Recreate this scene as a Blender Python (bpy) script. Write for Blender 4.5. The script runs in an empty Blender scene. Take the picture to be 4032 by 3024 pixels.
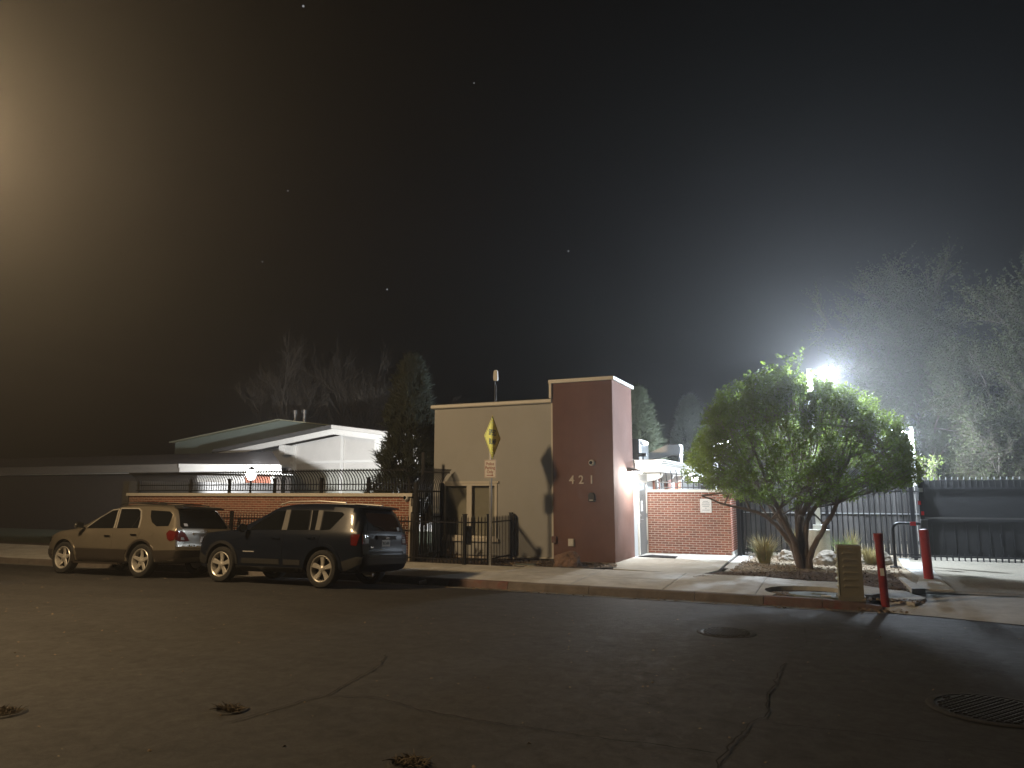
import bpy, bmesh, math, random
import numpy as np
from mathutils import Vector, Matrix, noise
from mathutils.bvhtree import BVHTree
from mathutils.geometry import delaunay_2d_cdt
random.seed(7); rng = np.random.default_rng(7)
R = math.radians; PI = math.pi
scene = bpy.context.scene
C = scene.collection

# ---------------------------------------------------------------- camera, sky, exposure
cam_d = bpy.data.cameras.new('camera'); cam = bpy.data.objects.new('camera', cam_d); C.objects.link(cam)
cam.location = (0, 0, 1.80); cam.rotation_euler = (R(90 + 8.5), 0, R(24.0))
cam_d.sensor_width = 36.0; cam_d.lens = 36.0 * 2850 / 4032; cam_d.clip_end = 600; cam_d.clip_start = 0.05
scene.camera = cam
W = bpy.data.worlds.new('World'); scene.world = W; W.use_nodes = True
SODIUM = (1.0, 0.70, 0.38); COOL = (0.76, 0.87, 1.0)
P_SODIUM, P_POLE, P_DOOR, P_YARD = 3500, 3600, 220, 4600
SKY_LEVEL = 0.0003; HAZE = 0.0032
def build_world():
    nt = W.node_tree; nt.nodes.clear(); L = nt.links
    out = nt.nodes.new('ShaderNodeOutputWorld'); bg = nt.nodes.new('ShaderNodeBackground')
    tc = nt.nodes.new('ShaderNodeTexCoord')
    vo = nt.nodes.new('ShaderNodeTexVoronoi'); vo.inputs['Scale'].default_value = 26
    lt = nt.nodes.new('ShaderNodeMath'); lt.operation = 'LESS_THAN'; lt.inputs[1].default_value = 0.034
    gt = nt.nodes.new('ShaderNodeMath'); gt.operation = 'GREATER_THAN'; gt.inputs[1].default_value = 0.80
    sep = nt.nodes.new('ShaderNodeSeparateColor')
    mul = nt.nodes.new('ShaderNodeMath'); mul.operation = 'MULTIPLY'
    mx = nt.nodes.new('ShaderNodeMix'); mx.data_type = 'RGBA'
    L.new(tc.outputs['Generated'], vo.inputs['Vector'])
    L.new(vo.outputs['Distance'], lt.inputs[0]); L.new(vo.outputs['Color'], sep.inputs[0])
    L.new(sep.outputs[0], gt.inputs[0]); L.new(lt.outputs[0], mul.inputs[0]); L.new(gt.outputs[0], mul.inputs[1])
    L.new(mul.outputs[0], mx.inputs[0])
    mx.inputs[6].default_value = (0.95, 0.95, 1.0, 1); mx.inputs[7].default_value = (900, 930, 980, 1)
    L.new(mx.outputs[2], bg.inputs['Color']); bg.inputs['Strength'].default_value = SKY_LEVEL
    L.new(bg.outputs[0], out.inputs['Surface'])
build_world()
scene.view_settings.view_transform = 'Standard'; scene.view_settings.look = 'None'
scene.view_settings.exposure = 0.0; scene.view_settings.gamma = 1.0; scene.view_settings.use_curve_mapping = False
scene.cycles.use_denoising = True
scene.cycles.max_bounces = 6; scene.cycles.volume_bounces = 0; scene.cycles.transparent_max_bounces = 8
scene.cycles.sample_clamp_indirect = 4.0; scene.cycles.sample_clamp_direct = 0.0

# ---------------------------------------------------------------- materials
def mat(name, col, rough=0.6, metal=0.0, var=0.15, scale=6.0, bump=0.0, bscale=60.0, spec=0.5, coat=0.0,
        rand=0.0, trans=0.0, stain=0.0, stain_col=None, stain_scale=1.2, emit=None, aniso=(1,1,1)):
    m = bpy.data.materials.new(name); m.use_nodes = True
    nt = m.node_tree; L = nt.links; b = nt.nodes['Principled BSDF']
    b.inputs['Roughness'].default_value = rough; b.inputs['Metallic'].default_value = metal
    b.inputs['Specular IOR Level'].default_value = spec; b.inputs['Coat Weight'].default_value = coat
    b.inputs['Coat Roughness'].default_value = 0.05
    tc = nt.nodes.new('ShaderNodeTexCoord'); mp = nt.nodes.new('ShaderNodeMapping')
    mp.inputs['Scale'].default_value = aniso
    L.new(tc.outputs['Object'], mp.inputs['Vector'])
    n1 = nt.nodes.new('ShaderNodeTexNoise'); n1.inputs['Scale'].default_value = scale; n1.inputs['Detail'].default_value = 6
    n1.inputs['Roughness'].default_value = 0.65
    L.new(mp.outputs[0], n1.inputs['Vector'])
    r = nt.nodes.new('ShaderNodeMapRange'); r.inputs['From Min'].default_value = 0.25; r.inputs['From Max'].default_value = 0.75
    r.inputs['To Min'].default_value = 1 - var; r.inputs['To Max'].default_value = 1 + var
    L.new(n1.outputs['Fac'], r.inputs['Value'])
    last = r.outputs[0]
    if rand:
        oi = nt.nodes.new('ShaderNodeObjectInfo'); r2 = nt.nodes.new('ShaderNodeMapRange')
        r2.inputs['To Min'].default_value = 1 - rand; r2.inputs['To Max'].default_value = 1 + rand
        L.new(oi.outputs['Random'], r2.inputs['Value'])
        mm = nt.nodes.new('ShaderNodeMath'); mm.operation = 'MULTIPLY'
        L.new(last, mm.inputs[0]); L.new(r2.outputs[0], mm.inputs[1]); last = mm.outputs[0]
    vm = nt.nodes.new('ShaderNodeVectorMath'); vm.operation = 'SCALE'
    vm.inputs[0].default_value = col; L.new(last, vm.inputs['Scale'])
    cout = vm.outputs[0]
    if stain:
        n2 = nt.nodes.new('ShaderNodeTexNoise'); n2.inputs['Scale'].default_value = stain_scale; n2.inputs['Detail'].default_value = 8
        n2.inputs['Roughness'].default_value = 0.7
        L.new(tc.outputs['Object'], n2.inputs['Vector'])
        rs = nt.nodes.new('ShaderNodeMapRange'); rs.inputs['From Min'].default_value = 0.52; rs.inputs['From Max'].default_value = 0.70
        rs.inputs['To Max'].default_value = stain; L.new(n2.outputs['Fac'], rs.inputs['Value'])
        mx = nt.nodes.new('ShaderNodeMix'); mx.data_type = 'RGBA'
        L.new(rs.outputs[0], mx.inputs[0]); L.new(cout, mx.inputs[6])
        mx.inputs[7].default_value = (*(stain_col or tuple(c * 0.5 for c in col)), 1); cout = mx.outputs[2]
    L.new(cout, b.inputs['Base Color'])
    if bump:
        n3 = nt.nodes.new('ShaderNodeTexNoise'); n3.inputs['Scale'].default_value = bscale; n3.inputs['Detail'].default_value = 4
        L.new(mp.outputs[0], n3.inputs['Vector'])
        bp = nt.nodes.new('ShaderNodeBump'); bp.inputs['Strength'].default_value = bump; bp.inputs['Distance'].default_value = 0.02
        L.new(n3.outputs['Fac'], bp.inputs['Height']); L.new(bp.outputs[0], b.inputs['Normal'])
    if emit:
        b.inputs['Emission Color'].default_value = (*emit[:3], 1); b.inputs['Emission Strength'].default_value = emit[3]
    if trans:
        tr = nt.nodes.new('ShaderNodeBsdfTranslucent'); L.new(cout, tr.inputs['Color'])
        ms = nt.nodes.new('ShaderNodeMixShader'); ms.inputs[0].default_value = trans
        o = nt.nodes['Material Output']; L.new(b.outputs[0], ms.inputs[1]); L.new(tr.outputs[0], ms.inputs[2]); L.new(ms.outputs[0], o.inputs['Surface'])
    return m
M = {}
def defm(k, *a, **kw): M[k] = mat(k, *a, **kw)
def mottle(k, scale, amp, aniso):
    # broad uneven tone (worn and patched surface) multiplied over the base colour
    nt = M[k].node_tree; L = nt.links; b = nt.nodes['Principled BSDF']; src = b.inputs['Base Color'].links[0].from_socket
    tc = nt.nodes.new('ShaderNodeTexCoord'); mp = nt.nodes.new('ShaderNodeMapping'); mp.inputs['Scale'].default_value = aniso; L.new(tc.outputs['Object'], mp.inputs[0])
    n = nt.nodes.new('ShaderNodeTexNoise'); n.inputs['Scale'].default_value = scale; n.inputs['Detail'].default_value = 9; n.inputs['Roughness'].default_value = .72; n.inputs['Distortion'].default_value = .6; L.new(mp.outputs[0], n.inputs['Vector'])
    r = nt.nodes.new('ShaderNodeMapRange'); r.inputs['From Min'].default_value = .3; r.inputs['From Max'].default_value = .7; r.inputs['To Min'].default_value = 1-amp; r.inputs['To Max'].default_value = 1+amp; L.new(n.outputs['Fac'], r.inputs['Value'])
    v = nt.nodes.new('ShaderNodeVectorMath'); v.operation = 'SCALE'; L.new(src, v.inputs[0]); L.new(r.outputs[0], v.inputs['Scale']); L.new(v.outputs[0], b.inputs['Base Color'])
    q = nt.nodes.new('ShaderNodeMapRange'); q.inputs['From Min'].default_value = .3; q.inputs['From Max'].default_value = .7; q.inputs['To Min'].default_value = b.inputs['Roughness'].default_value+.1; q.inputs['To Max'].default_value = b.inputs['Roughness'].default_value-.12; L.new(n.outputs['Fac'], q.inputs['Value']); L.new(q.outputs[0], b.inputs['Roughness'])
defm('asphalt', (.036,.035,.035), .72, var=.42, scale=42, bump=.8, bscale=120, stain=.35, stain_col=(.033,.032,.031), stain_scale=.22, spec=.5, aniso=(1,2.2,1))
defm('crack', (.007,.006,.006), .95, var=.3)
defm('gutter', (.17,.165,.155), .85, var=.3, scale=5, bump=.3, stain=.8, stain_col=(.05,.05,.048), stain_scale=1.6)
defm('concrete', (.55,.545,.52), .88, var=.16, scale=2.6, bump=.35, bscale=120, rand=.08, stain=.45, stain_col=(.27,.26,.235), stain_scale=.9)
defm('pad_concrete', (.52,.51,.47), .85, var=.12, scale=3, bump=.2, bscale=100, stain=.35, stain_col=(.30,.29,.26))
defm('aggregate', (.34,.31,.25), .9, var=.45, scale=38, bump=.8, bscale=60, stain=.35, stain_col=(.2,.18,.14), stain_scale=.7)
defm('kerb', (.16,.14,.125), .88, var=.22, scale=5, bump=.4, rand=.06, stain=.6, stain_col=(.11,.08,.07), stain_scale=1.5)
defm('kerb_red', (.155,.105,.092), .85, var=.3, scale=7, bump=.4, rand=.06, stain=.8, stain_col=(.20,.035,.03), stain_scale=2.6)
defm('soil', (.075,.058,.045), .95, var=.45, scale=9, bump=.8, bscale=40)
defm('mulch', (.12,.085,.06), .95, var=.5, scale=20, bump=.9, bscale=50, rand=.5)
defm('chip', (.24,.18,.12), .9, var=.5, scale=4)
defm('gravel', (.33,.27,.19), .95, var=.45, scale=30, bump=.8, bscale=60)
defm('grass_ground', (.05,.065,.03), .95, var=.5, scale=14, bump=.8, bscale=40)
defm('terrain', (.05,.047,.04), .95, var=.3, scale=.6, bump=.5)
defm('cream', (.44,.445,.44), .85, var=.07, scale=1.1, bump=.35, bscale=170, stain=.22, stain_col=(.35,.35,.345), stain_scale=.55)
defm('fascia_dimmed', (.15,.135,.115), .7, var=.12, scale=2)  # darker beige makes the left fascia look dim beside the lamplit stretch
defm('cream_trim', (.66,.63,.57), .7, var=.06, scale=3)
defm('brown', (.172,.088,.066), .85, var=.10, scale=1.4, bump=.55, bscale=150, stain=.2, stain_col=(.14,.074,.057), stain_scale=.8)
defm('white_paint', (.74,.73,.69), .6, var=.05, scale=3, bump=.06, stain=.18, stain_col=(.5,.48,.44))
defm('white_wall', (.62,.60,.56), .75, var=.06, scale=2, bump=.15, stain=.25, stain_col=(.48,.46,.42))
defm('brick', (.27,.098,.060), .85, var=.16, scale=30, bump=.3, bscale=200, rand=.28)
defm('brick_shaded', (.034,.027,.022), .9, var=.3, scale=12, bump=.3)  # near-black colour stands in for the shade on the wing walls
defm('mortar', (.58,.52,.45), .92, var=.12, scale=30, bump=.4)
defm('block', (.42,.42,.37), .85, var=.12, scale=5, bump=.3, rand=.10)
defm('black_metal', (.011,.011,.013), .38, var=.2, spec=.5)
defm('gate_metal', (.022,.023,.026), .5, var=.25)
defm('screen', (.013,.0135,.015), .62, var=.22, scale=1.6, bump=.3, bscale=220)
defm('wood', (.085,.080,.077), .9, var=.35, scale=5, bump=.5, rand=.4, aniso=(6,6,.7))
defm('galv', (.42,.43,.44), .34, .85, var=.18, scale=9)
defm('steel_light', (.52,.54,.55), .4, .5, var=.1)
defm('shingle', (.075,.06,.056), .92, var=.35, scale=4, bump=.7, bscale=24, aniso=(1,3,1))
defm('metal_roof', (.33,.40,.36), .55, var=.12, scale=.8)
defm('roof_edge_lit', (.60,.60,.42), .6, var=.08)  # yellowish colour paints the lit line along the far roof
defm('door', (.125,.125,.118), .5, var=.22, scale=2.2, aniso=(1,1,.4))
defm('rubber', (.013,.012,.012), .85, var=.25, scale=12)
defm('tyre', (.013,.0125,.012), .82, var=.25, scale=10, bump=.2)
defm('plastic_black', (.016,.016,.017), .5, var=.2)
defm('trim_dark', (.017,.017,.017), .6, var=.2, scale=3)
defm('plastic_grey', (.075,.073,.07), .62, var=.2, scale=3)
defm('silver', (.50,.48,.44), .34, .45, var=.12, scale=8)
defm('chrome', (.75,.74,.71), .10, 1.0, var=.05)
defm('paint_gold', (.185,.163,.128), .30, .40, var=.08, scale=2, coat=.7)
defm('paint_taupe', (.060,.050,.042), .36, .45, var=.10, scale=2, coat=.4)
defm('paint_slate', (.006,.009,.017), .30, .0, var=.14, scale=2, coat=.10, spec=.16)
defm('glass', (.005,.006,.007), .03, var=.1, spec=.42)
defm('window_glass', (.028,.027,.024), .06, var=.1, spec=.6)
defm('blind', (.46,.45,.40), .6, var=.08)
defm('lens_red', (.10,.008,.007), .12, var=.12, coat=.8)
defm('lens_clear', (.28,.27,.25), .2, .1, var=.2, coat=.6)
defm('well', (.006,.006,.006), .95, var=.2)
defm('sign_yellow', (.92,.64,.03), .45, var=.05, scale=3)
defm('sign_white', (.74,.72,.70), .5, var=.04)
defm('ink_black', (.012,.011,.010), .6)
defm('ink_red', (.28,.025,.025), .6)
defm('ink_green', (.04,.09,.06), .6)
defm('ink_grey', (.33,.33,.34), .6)
defm('number_metal', (.58,.53,.49), .45, .3)
defm('red_paint', (.45,.026,.022), .42, var=.22, scale=5, stain=.5, stain_col=(.20,.02,.018), stain_scale=5)
defm('red_dark', (.27,.020,.018), .45, var=.3, scale=5, stain=.6, stain_col=(.11,.02,.017), stain_scale=6)
defm('reflector', (.85,.03,.03), .25, var=.05, coat=.6)
defm('pedestal', (.215,.205,.150), .65, var=.10, scale=4, stain=.35, stain_col=(.155,.145,.105), stain_scale=3)
defm('pedestal_edge', (.42,.46,.40), .6, var=.1)
defm('plastic_green', (.15,.18,.165), .7, var=.22, scale=5, stain=.5, stain_col=(.25,.25,.22), stain_scale=3)
defm('rock_red', (.23,.145,.105), .9, var=.3, scale=9, bump=.8, bscale=26)
defm('rock_pale', (.25,.22,.18), .9, var=.3, scale=7, bump=.8, bscale=22)
defm('iron', (.055,.053,.050), .45, .6, var=.3, scale=20, bump=.2)
defm('straw', (.17,.135,.09), .9, var=.4, scale=4)
defm('bark', (.17,.135,.112), .92, var=.32, scale=8, bump=.9, bscale=30, aniso=(4,4,.8))
defm('bark_pale', (.23,.205,.175), .92, var=.3, scale=8, bump=.6, aniso=(4,4,.8))
defm('leaf', (.175,.24,.045), .5, var=.45, scale=1.4, trans=.55)
defm('leaf_olive', (.135,.16,.078), .6, var=.45, scale=.8, trans=.35)
defm('twig', (.19,.165,.135), .9, var=.3, scale=1)
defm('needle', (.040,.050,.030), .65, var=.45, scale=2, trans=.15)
defm('needle_lit', (.125,.150,.085), .65, var=.4, scale=2, trans=.15)  # lighter copy of the needle colour, for the conifer painted as lit
defm('dry_grass', (.36,.30,.13), .7, var=.4, scale=3, trans=.3)
defm('green_grass', (.17,.23,.06), .6, var=.4, scale=3, trans=.3)
defm('lamp_cool', (.9,.9,.9), .3, emit=(.93,.97,1.0,26))
defm('lamp_warm', (.9,.8,.6), .3, emit=(1.0,.72,.38,30))
defm('paper', (.72,.72,.70), .7, var=.05)
mottle('asphalt', .9, .30, (.45,1.6,1)); mottle('asphalt', 7.0, .16, (1,1,1)); mottle('cream', .5, .05, (1,1,.35)); mottle('brown', .7, .07, (1,1,.4)); mottle('concrete', 2.2, .14, (1,1,1)); mottle('kerb', 2.5, .2, (1,1,1))
# ---------------------------------------------------------------- mesh helpers
class MB:
    def __init__(s): s.v = []; s.f = []; s.mi = []; s.cur = 0
    def add(s, vs, fs):
        o = len(s.v); s.v += [tuple(v) for v in vs]; s.f += [tuple(i + o for i in f) for f in fs]; s.mi += [s.cur] * len(fs); return s
    def box(s, x0, x1, y0, y1, z0, z1):
        return s.add([(x0,y0,z0),(x1,y0,z0),(x1,y1,z0),(x0,y1,z0),(x0,y0,z1),(x1,y0,z1),(x1,y1,z1),(x0,y1,z1)],
                     [(0,3,2,1),(4,5,6,7),(0,1,5,4),(1,2,6,5),(2,3,7,6),(3,0,4,7)])
    def cbox(s, c, d): return s.box(c[0]-d[0]/2, c[0]+d[0]/2, c[1]-d[1]/2, c[1]+d[1]/2, c[2]-d[2]/2, c[2]+d[2]/2)
    def tube(s, pts, rad, n=6, caps=True):
        pts = [Vector(p) for p in pts]; k = len(pts)
        rad = rad if isinstance(rad, (list, tuple)) else [rad] * k
        o = len(s.v); prev = None
        for i, p in enumerate(pts):
            t = (pts[min(i+1,k-1)] - pts[max(i-1,0)]).normalized()
            if prev is None: u = t.orthogonal().normalized()
            else: u = (prev - t * prev.dot(t)).normalized()
            prev = u; w = t.cross(u)
            for j in range(n):
                a = 2*PI*j/n + (PI/4 if n == 4 else 0); s.v.append(tuple(p + (u*math.cos(a) + w*math.sin(a)) * rad[i]))
        fs = [(o+i*n+j, o+i*n+(j+1)%n, o+(i+1)*n+(j+1)%n, o+(i+1)*n+j) for i in range(k-1) for j in range(n)]
        if caps: fs += [tuple(o+j for j in range(n))[::-1], tuple(o+(k-1)*n+j for j in range(n))]
        s.f += fs; s.mi += [s.cur]*len(fs); return s
    def cyl(s, c, r, h, n=20, r2=None):
        return s.tube([c, (c[0],c[1],c[2]+h)], [r, r if r2 is None else r2], n)
    def lathe(s, prof, n=32, axis='z', c=(0,0,0), a0=0.0, a1=2*PI):
        o = len(s.v); k = len(prof); full = abs(a1-a0-2*PI) < 1e-6; m = n if full else n+1
        for i in range(m):
            a = a0 + (a1-a0)*i/n
            for r, h in prof:
                x, y = r*math.cos(a), r*math.sin(a)
                p = (x, y, h) if axis == 'z' else ((x, h, y) if axis == 'y' else (h, x, y))
                s.v.append((p[0]+c[0], p[1]+c[1], p[2]+c[2]))
        fs = [(o+i*k+j, o+((i+1)%m)*k+j, o+((i+1)%m)*k+j+1, o+i*k+j+1) for i in range(n) for j in range(k-1)]
        s.f += fs; s.mi += [s.cur]*len(fs); return s
    def prism(s, poly, fn0, fn1):
        n = len(poly); vs = [fn0(*p) for p in poly] + [fn1(*p) for p in poly]
        return s.add(vs, [tuple(range(n))[::-1], tuple(range(n, 2*n))] + [(i, (i+1)%n, n+(i+1)%n, n+i) for i in range(n)])
    def mesh(s, name, mats, smooth=False):
        me = bpy.data.meshes.new(name); me.from_pydata(s.v, [], s.f)
        for m in (mats if isinstance(mats, (list, tuple)) else [mats]): me.materials.append(M[m])
        if any(s.mi): me.polygons.foreach_set('material_index', s.mi)
        bm = bmesh.new(); bm.from_mesh(me); bmesh.ops.recalc_face_normals(bm, faces=bm.faces); bm.to_mesh(me); bm.free()
        if smooth:
            me.polygons.foreach_set('use_smooth', [True]*len(me.polygons)); me.set_sharp_from_angle(angle=R(35))
        me.update(); return me
    def build(s, name, mats, parent=None, smooth=False, loc=None, rot=None):
        return obj(name, s.mesh(name, mats, smooth), parent, loc, rot)
def obj(name, me, parent=None, loc=None, rot=None):
    o = bpy.data.objects.new(name, me); C.objects.link(o)
    if parent: o.parent = parent
    if loc is not None: o.location = loc
    if rot is not None: o.rotation_euler = rot
    return o
def tag(o, label=None, cat=None, group=None, kind=None):
    if label: o['label'] = label
    if cat: o['category'] = cat
    if group: o['group'] = group
    if kind: o['kind'] = kind
    return o
def thing(name, label, cat, loc=(0,0,0), rz=0, group=None, rot=None):
    o = bpy.data.objects.new(name, None); C.objects.link(o); o.location = loc; o.rotation_euler = rot or (0,0,rz); o.empty_display_size = .1
    return tag(o, label, cat, group)
def structure(name, label, mb, m, parent=None, smooth=False):
    o = mb.build(name, m, parent, smooth); tag(o, label, None, None, 'structure'); return o
def raw_mesh(name, V, F4=None, F3=None, m=None, mi=None):
    me = bpy.data.meshes.new(name); faces = []
    nv = len(V); me.vertices.add(nv); me.vertices.foreach_set('co', np.asarray(V, np.float32).ravel())
    n4 = 0 if F4 is None else len(F4); n3 = 0 if F3 is None else len(F3)
    loops = np.concatenate([np.asarray(F4, np.int32).ravel() if n4 else np.zeros(0,np.int32), np.asarray(F3, np.int32).ravel() if n3 else np.zeros(0,np.int32)])
    starts = np.concatenate([np.arange(n4)*4, n4*4+np.arange(n3)*3]).astype(np.int32)
    me.loops.add(len(loops)); me.loops.foreach_set('vertex_index', loops)
    me.polygons.add(n4+n3); me.polygons.foreach_set('loop_start', starts)
    for k in (m if isinstance(m, (list,tuple)) else [m]): me.materials.append(M[k])
    if mi is not None: me.polygons.foreach_set('material_index', np.asarray(mi, np.int32))
    me.update(calc_edges=True); me.validate(); return me
def text_mesh(txt, size, m, depth=0.002, sx=1.0, spacing=1.0):
    cu = bpy.data.curves.new('t', 'FONT'); cu.body = txt; cu.size = size; cu.align_x = 'CENTER'; cu.align_y = 'CENTER'
    cu.extrude = depth; cu.space_character = spacing; cu.resolution_u = 3; cu.offset = size * .006
    o = bpy.data.objects.new('t', cu); C.objects.link(o); bpy.context.view_layer.update()
    me = bpy.data.meshes.new_from_object(o.evaluated_get(bpy.context.evaluated_depsgraph_get()))
    bpy.data.objects.remove(o); bpy.data.curves.remove(cu)
    me.transform(Matrix.Diagonal((sx,1,1,1))); me.materials.clear(); me.materials.append(M[m]); return me
def rough_rock(name, m, size, seed, parent=None, loc=(0,0,0)):
    bm = bmesh.new(); bmesh.ops.create_icosphere(bm, subdivisions=4, radius=1)
    for v in bm.verts:
        p = v.co.copy(); d = noise.noise(p*1.3 + Vector((seed,0,0)))*.30 + noise.noise(p*3.1 + Vector((0,seed,0)))*.13 + noise.noise(p*8)*.05
        p *= 1 + d; p.z = max(p.z, -.45); v.co = Vector((p.x*size[0], p.y*size[1], (p.z+.3)*size[2]))
    me = bpy.data.meshes.new(name); bm.to_mesh(me); bm.free(); me.materials.append(M[m])
    return obj(name, me, parent, loc)

# ---------------------------------------------------------------- ground levels
def road_z(x, y):
    z = 0.10 - 0.00727*max(0.0, min(y, 13.6)-8.0)**2
    return z + 0.009*max(-1.2, min(0.0, (x+10.0)/10.0))*10*.9
def walk_z(x, y):
    k = road_z(x, 13.5) + .15
    return k + (0.10-k)*min(1, max(0, (y-13.5)/2.3))

def grid_sheet(x0, x1, nx, y0, y1, ny, fz, m, name, label):
    xs = np.linspace(x0, x1, nx); ys = np.linspace(y0, y1, ny)
    V = [(x, y, fz(x, y)) for y in ys for x in xs]
    F = [(j*nx+i, j*nx+i+1, (j+1)*nx+i+1, (j+1)*nx+i) for j in range(ny-1) for i in range(nx-1)]
    me = raw_mesh(name, V, F, None, m); me.polygons.foreach_set('use_smooth', [True]*len(F))
    return tag(obj(name, me), label, kind='structure')
mb = MB(); mb.add([(-115,-45,-.5),(95,-45,-.5),(95,140,-.5),(-115,140,-.5)], [(0,1,2,3)])
structure('ground', 'dark flat ground reaching out behind the buildings', mb, 'terrain')
grid_sheet(-60, 40, 260, -20, 13.32, 130, lambda x,y: road_z(x,y) + .006*noise.noise((x*.7,y*.9,0)) if y < 13 else road_z(x,y), 'asphalt', 'road', 'dark worn asphalt street in the foreground')
gut = grid_sheet(-60, .55, 200, 13.02, 13.50, 4, lambda x,y: road_z(x,y)+.008, 'gutter', 'gutter', 'pale dirty concrete gutter along the kerb')
# yard soil behind the pavement
grid_sheet(-60, -2.4, 60, 15.35, 60, 40, lambda x,y: walk_z(x,y)-.03 - max(0,y-18)*.001, 'soil', 'yard_ground', 'bare soil strip and yard behind the pavement')
grid_sheet(-60, -10.2, 30, 16.6, 40, 30, lambda x,y: walk_z(x,y)-.018 - max(0,y-18)*.001, 'grass_ground', 'lawn', 'dim lawn behind the long brick wall')
grid_sheet(-2.5, 40, 60, 15.0, 80, 60, lambda x,y: .055+.012*noise.noise((x,y,0)), 'gravel', 'gravel_yard', 'pale gravel ground behind the dark mulch')

# ---- pavement of separate slabs, kerb of separate stones
pav = structure('pavement', 'pale concrete pavement along the street', MB().box(-60,-.9,13.62,15.3,-.4,-.12), 'concrete')
def slab(x0, x1, y0, y1, parent, m='concrete', zf=walk_z, name='slab', th=.12, gap=.012):
    x0 += gap/2; x1 -= gap/2; y0 += gap/2; y1 -= gap/2
    P = [(x0,y0),(x1,y0),(x1,y1),(x0,y1)]; e = .012
    Q = [(x0+e,y0+e),(x1-e,y0+e),(x1-e,y1-e),(x0+e,y1-e)]
    V = [(x,y,zf(x,y)-th) for x,y in P] + [(x,y,zf(x,y)-.006) for x,y in P] + [(x,y,zf(x,y)) for x,y in Q]
    F = [(i,(i+1)%4,4+(i+1)%4,4+i) for i in range(4)] + [(4+i,4+(i+1)%4,8+(i+1)%4,8+i) for i in range(4)] + [(8,9,10,11)]
    return MB().add(V, F).build(name, m, parent)
xs = [-45,-41,-37.5,-34,-30.5,-27,-23.6,-20.4,-17.6,-15.0,-12.6,-10.3,-8.25,-6.75,-4.85,-3.05,-1.42]
for a, b in zip(xs[:-1], xs[1:]):
    slab(a, b, 13.64, 14.85, pav); slab(a, b, 14.85, 15.75 if b < -6.5 else 15.95, pav)
kb = thing('kerb', 'concrete street kerb with faded red paint', None); tag(kb, kind='structure'); kb['label'] = 'long concrete street kerb with faded red paint'
def kerb_stone(x0, x1, m, y=13.5, drop0=0, drop1=0):
    x0 += .006; x1 -= .006; V = []
    for x, d in ((x0,drop0),(x1,drop1)):
        z = road_z(x, 13.5)
        V += [(x,y-.03,z-.25),(x,y-.02,z+.01),(x,y+.005,z+.125-d),(x,y+.03,z+.150-d),(x,y+.14,z+.152-d),(x,y+.14,z-.25)]
    F = [(i,(i+1)%6,6+(i+1)%6,6+i) for i in range(6)] + [(0,1,2,3,4,5)[::-1],(6,7,8,9,10,11)]
    return MB().add(V, F).build('kerb_stone', m, kb)
ks = [-45,-41,-37,-33,-29,-25,-22,-19,-16.4,-13.8,-11.2,-8.6,-7.45,-6.1,-4.42,-2.45,-1.28,-.35]
for i, (a, b) in enumerate(zip(ks[:-1], ks[1:])): kerb_stone(a, b, 'kerb_red' if (-8 < a < -6.5 or a > -1.5) else 'kerb')
kerb_stone(-.35, .55, 'kerb_red', drop1=.06)
# apron of the side driveway: dropping slabs that run out to the road
def apron_z(x, y): return -.075 + .13*min(1, max(0, (y-12.6)/2.6)) + (.0 if x < 1 else 0)
ap = tag(obj('driveway_apron', None), 'worn concrete driveway apron at the street corner', None, kind='structure')
edge = [(.55,13.36),(1.0,13.15),(1.5,12.90),(2.25,12.50),(3.2,12.2),(5,11.9),(9,11.7)]
V = []; F = []
for x, y in edge:
    for t in (0,.15,.3,.5,.75,1):
        yy = y + (15.35-y)*t; z = road_z(x,y)+.012 + (.055-(road_z(x,y)+.012))*t**.8
        V.append((x, yy, z + .004*noise.noise((x*3,yy*3,1))))
k = 6
for i in range(len(edge)-1):
    for j in range(k-1): F.append((i*k+j,(i+1)*k+j,(i+1)*k+j+1,i*k+j+1))
obj('slab', raw_mesh('slab', V, F, None, 'concrete'), ap)
V = []; F = []
for i,(x,y) in enumerate([(1.15,15.30),(1.9,15.35),(3,15.35),(5,15.3),(9,15.2)]):
    for j,t in enumerate((0,.33,.66,1)): yy = y+(23.5-y)*t; V.append((x + (1-t)*0 + t*(.55 if i == 0 else 0), yy, .062+.03*t))
for i in range(4):
    for j in range(3): F.append((i*4+j,(i+1)*4+j,(i+1)*4+j+1,i*4+j+1))
tag(obj('driveway', raw_mesh('driveway', V, F, None, 'aggregate')), 'pale rough driveway in front of the dark gate', kind='structure')
# pavement east of the joint: curved slabs around the vault box
def quad_slab(pts, zf, m, name, parent, th=.1):
    n = len(pts); cx = sum(p[0] for p in pts)/n; cy = sum(p[1] for p in pts)/n
    Q = [(x+(cx-x)*.012, y+(cy-y)*.012) for x,y in pts]
    V = [(x,y,zf(x,y)-th) for x,y in pts]+[(x,y,zf(x,y)-.006) for x,y in pts]+[(x,y,zf(x,y)) for x,y in Q]
    F = [(i,(i+1)%n,n+(i+1)%n,n+i) for i in range(n)]+[(n+i,n+(i+1)%n,2*n+(i+1)%n,2*n+i) for i in range(n)]
    fl = MB().add(V, F)
    tri = delaunay_2d_cdt([Vector(q) for q in Q], [], [list(range(n))], 1, 1e-6)
    idx = [2*n + (o[0] if o else 0) for o in tri[3]]
    fl.add([], []); fl.f += [tuple(idx[i] for i in f) for f in tri[2]]; fl.mi += [0]*len(tri[2])
    return fl.build(name, m, parent)
arc = [(-1.15 + .0, 13.64)] + [(-.55+ .78*math.cos(a), 14.28+ .62*math.sin(a)) for a in np.linspace(PI*1.25, PI*.03, 13)]
quad_slab([(-1.42,13.64)]+arc[:8][::1]+[(-.62,15.62),(-1.42,15.85)], walk_z, 'concrete', 'slab', pav)
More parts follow.
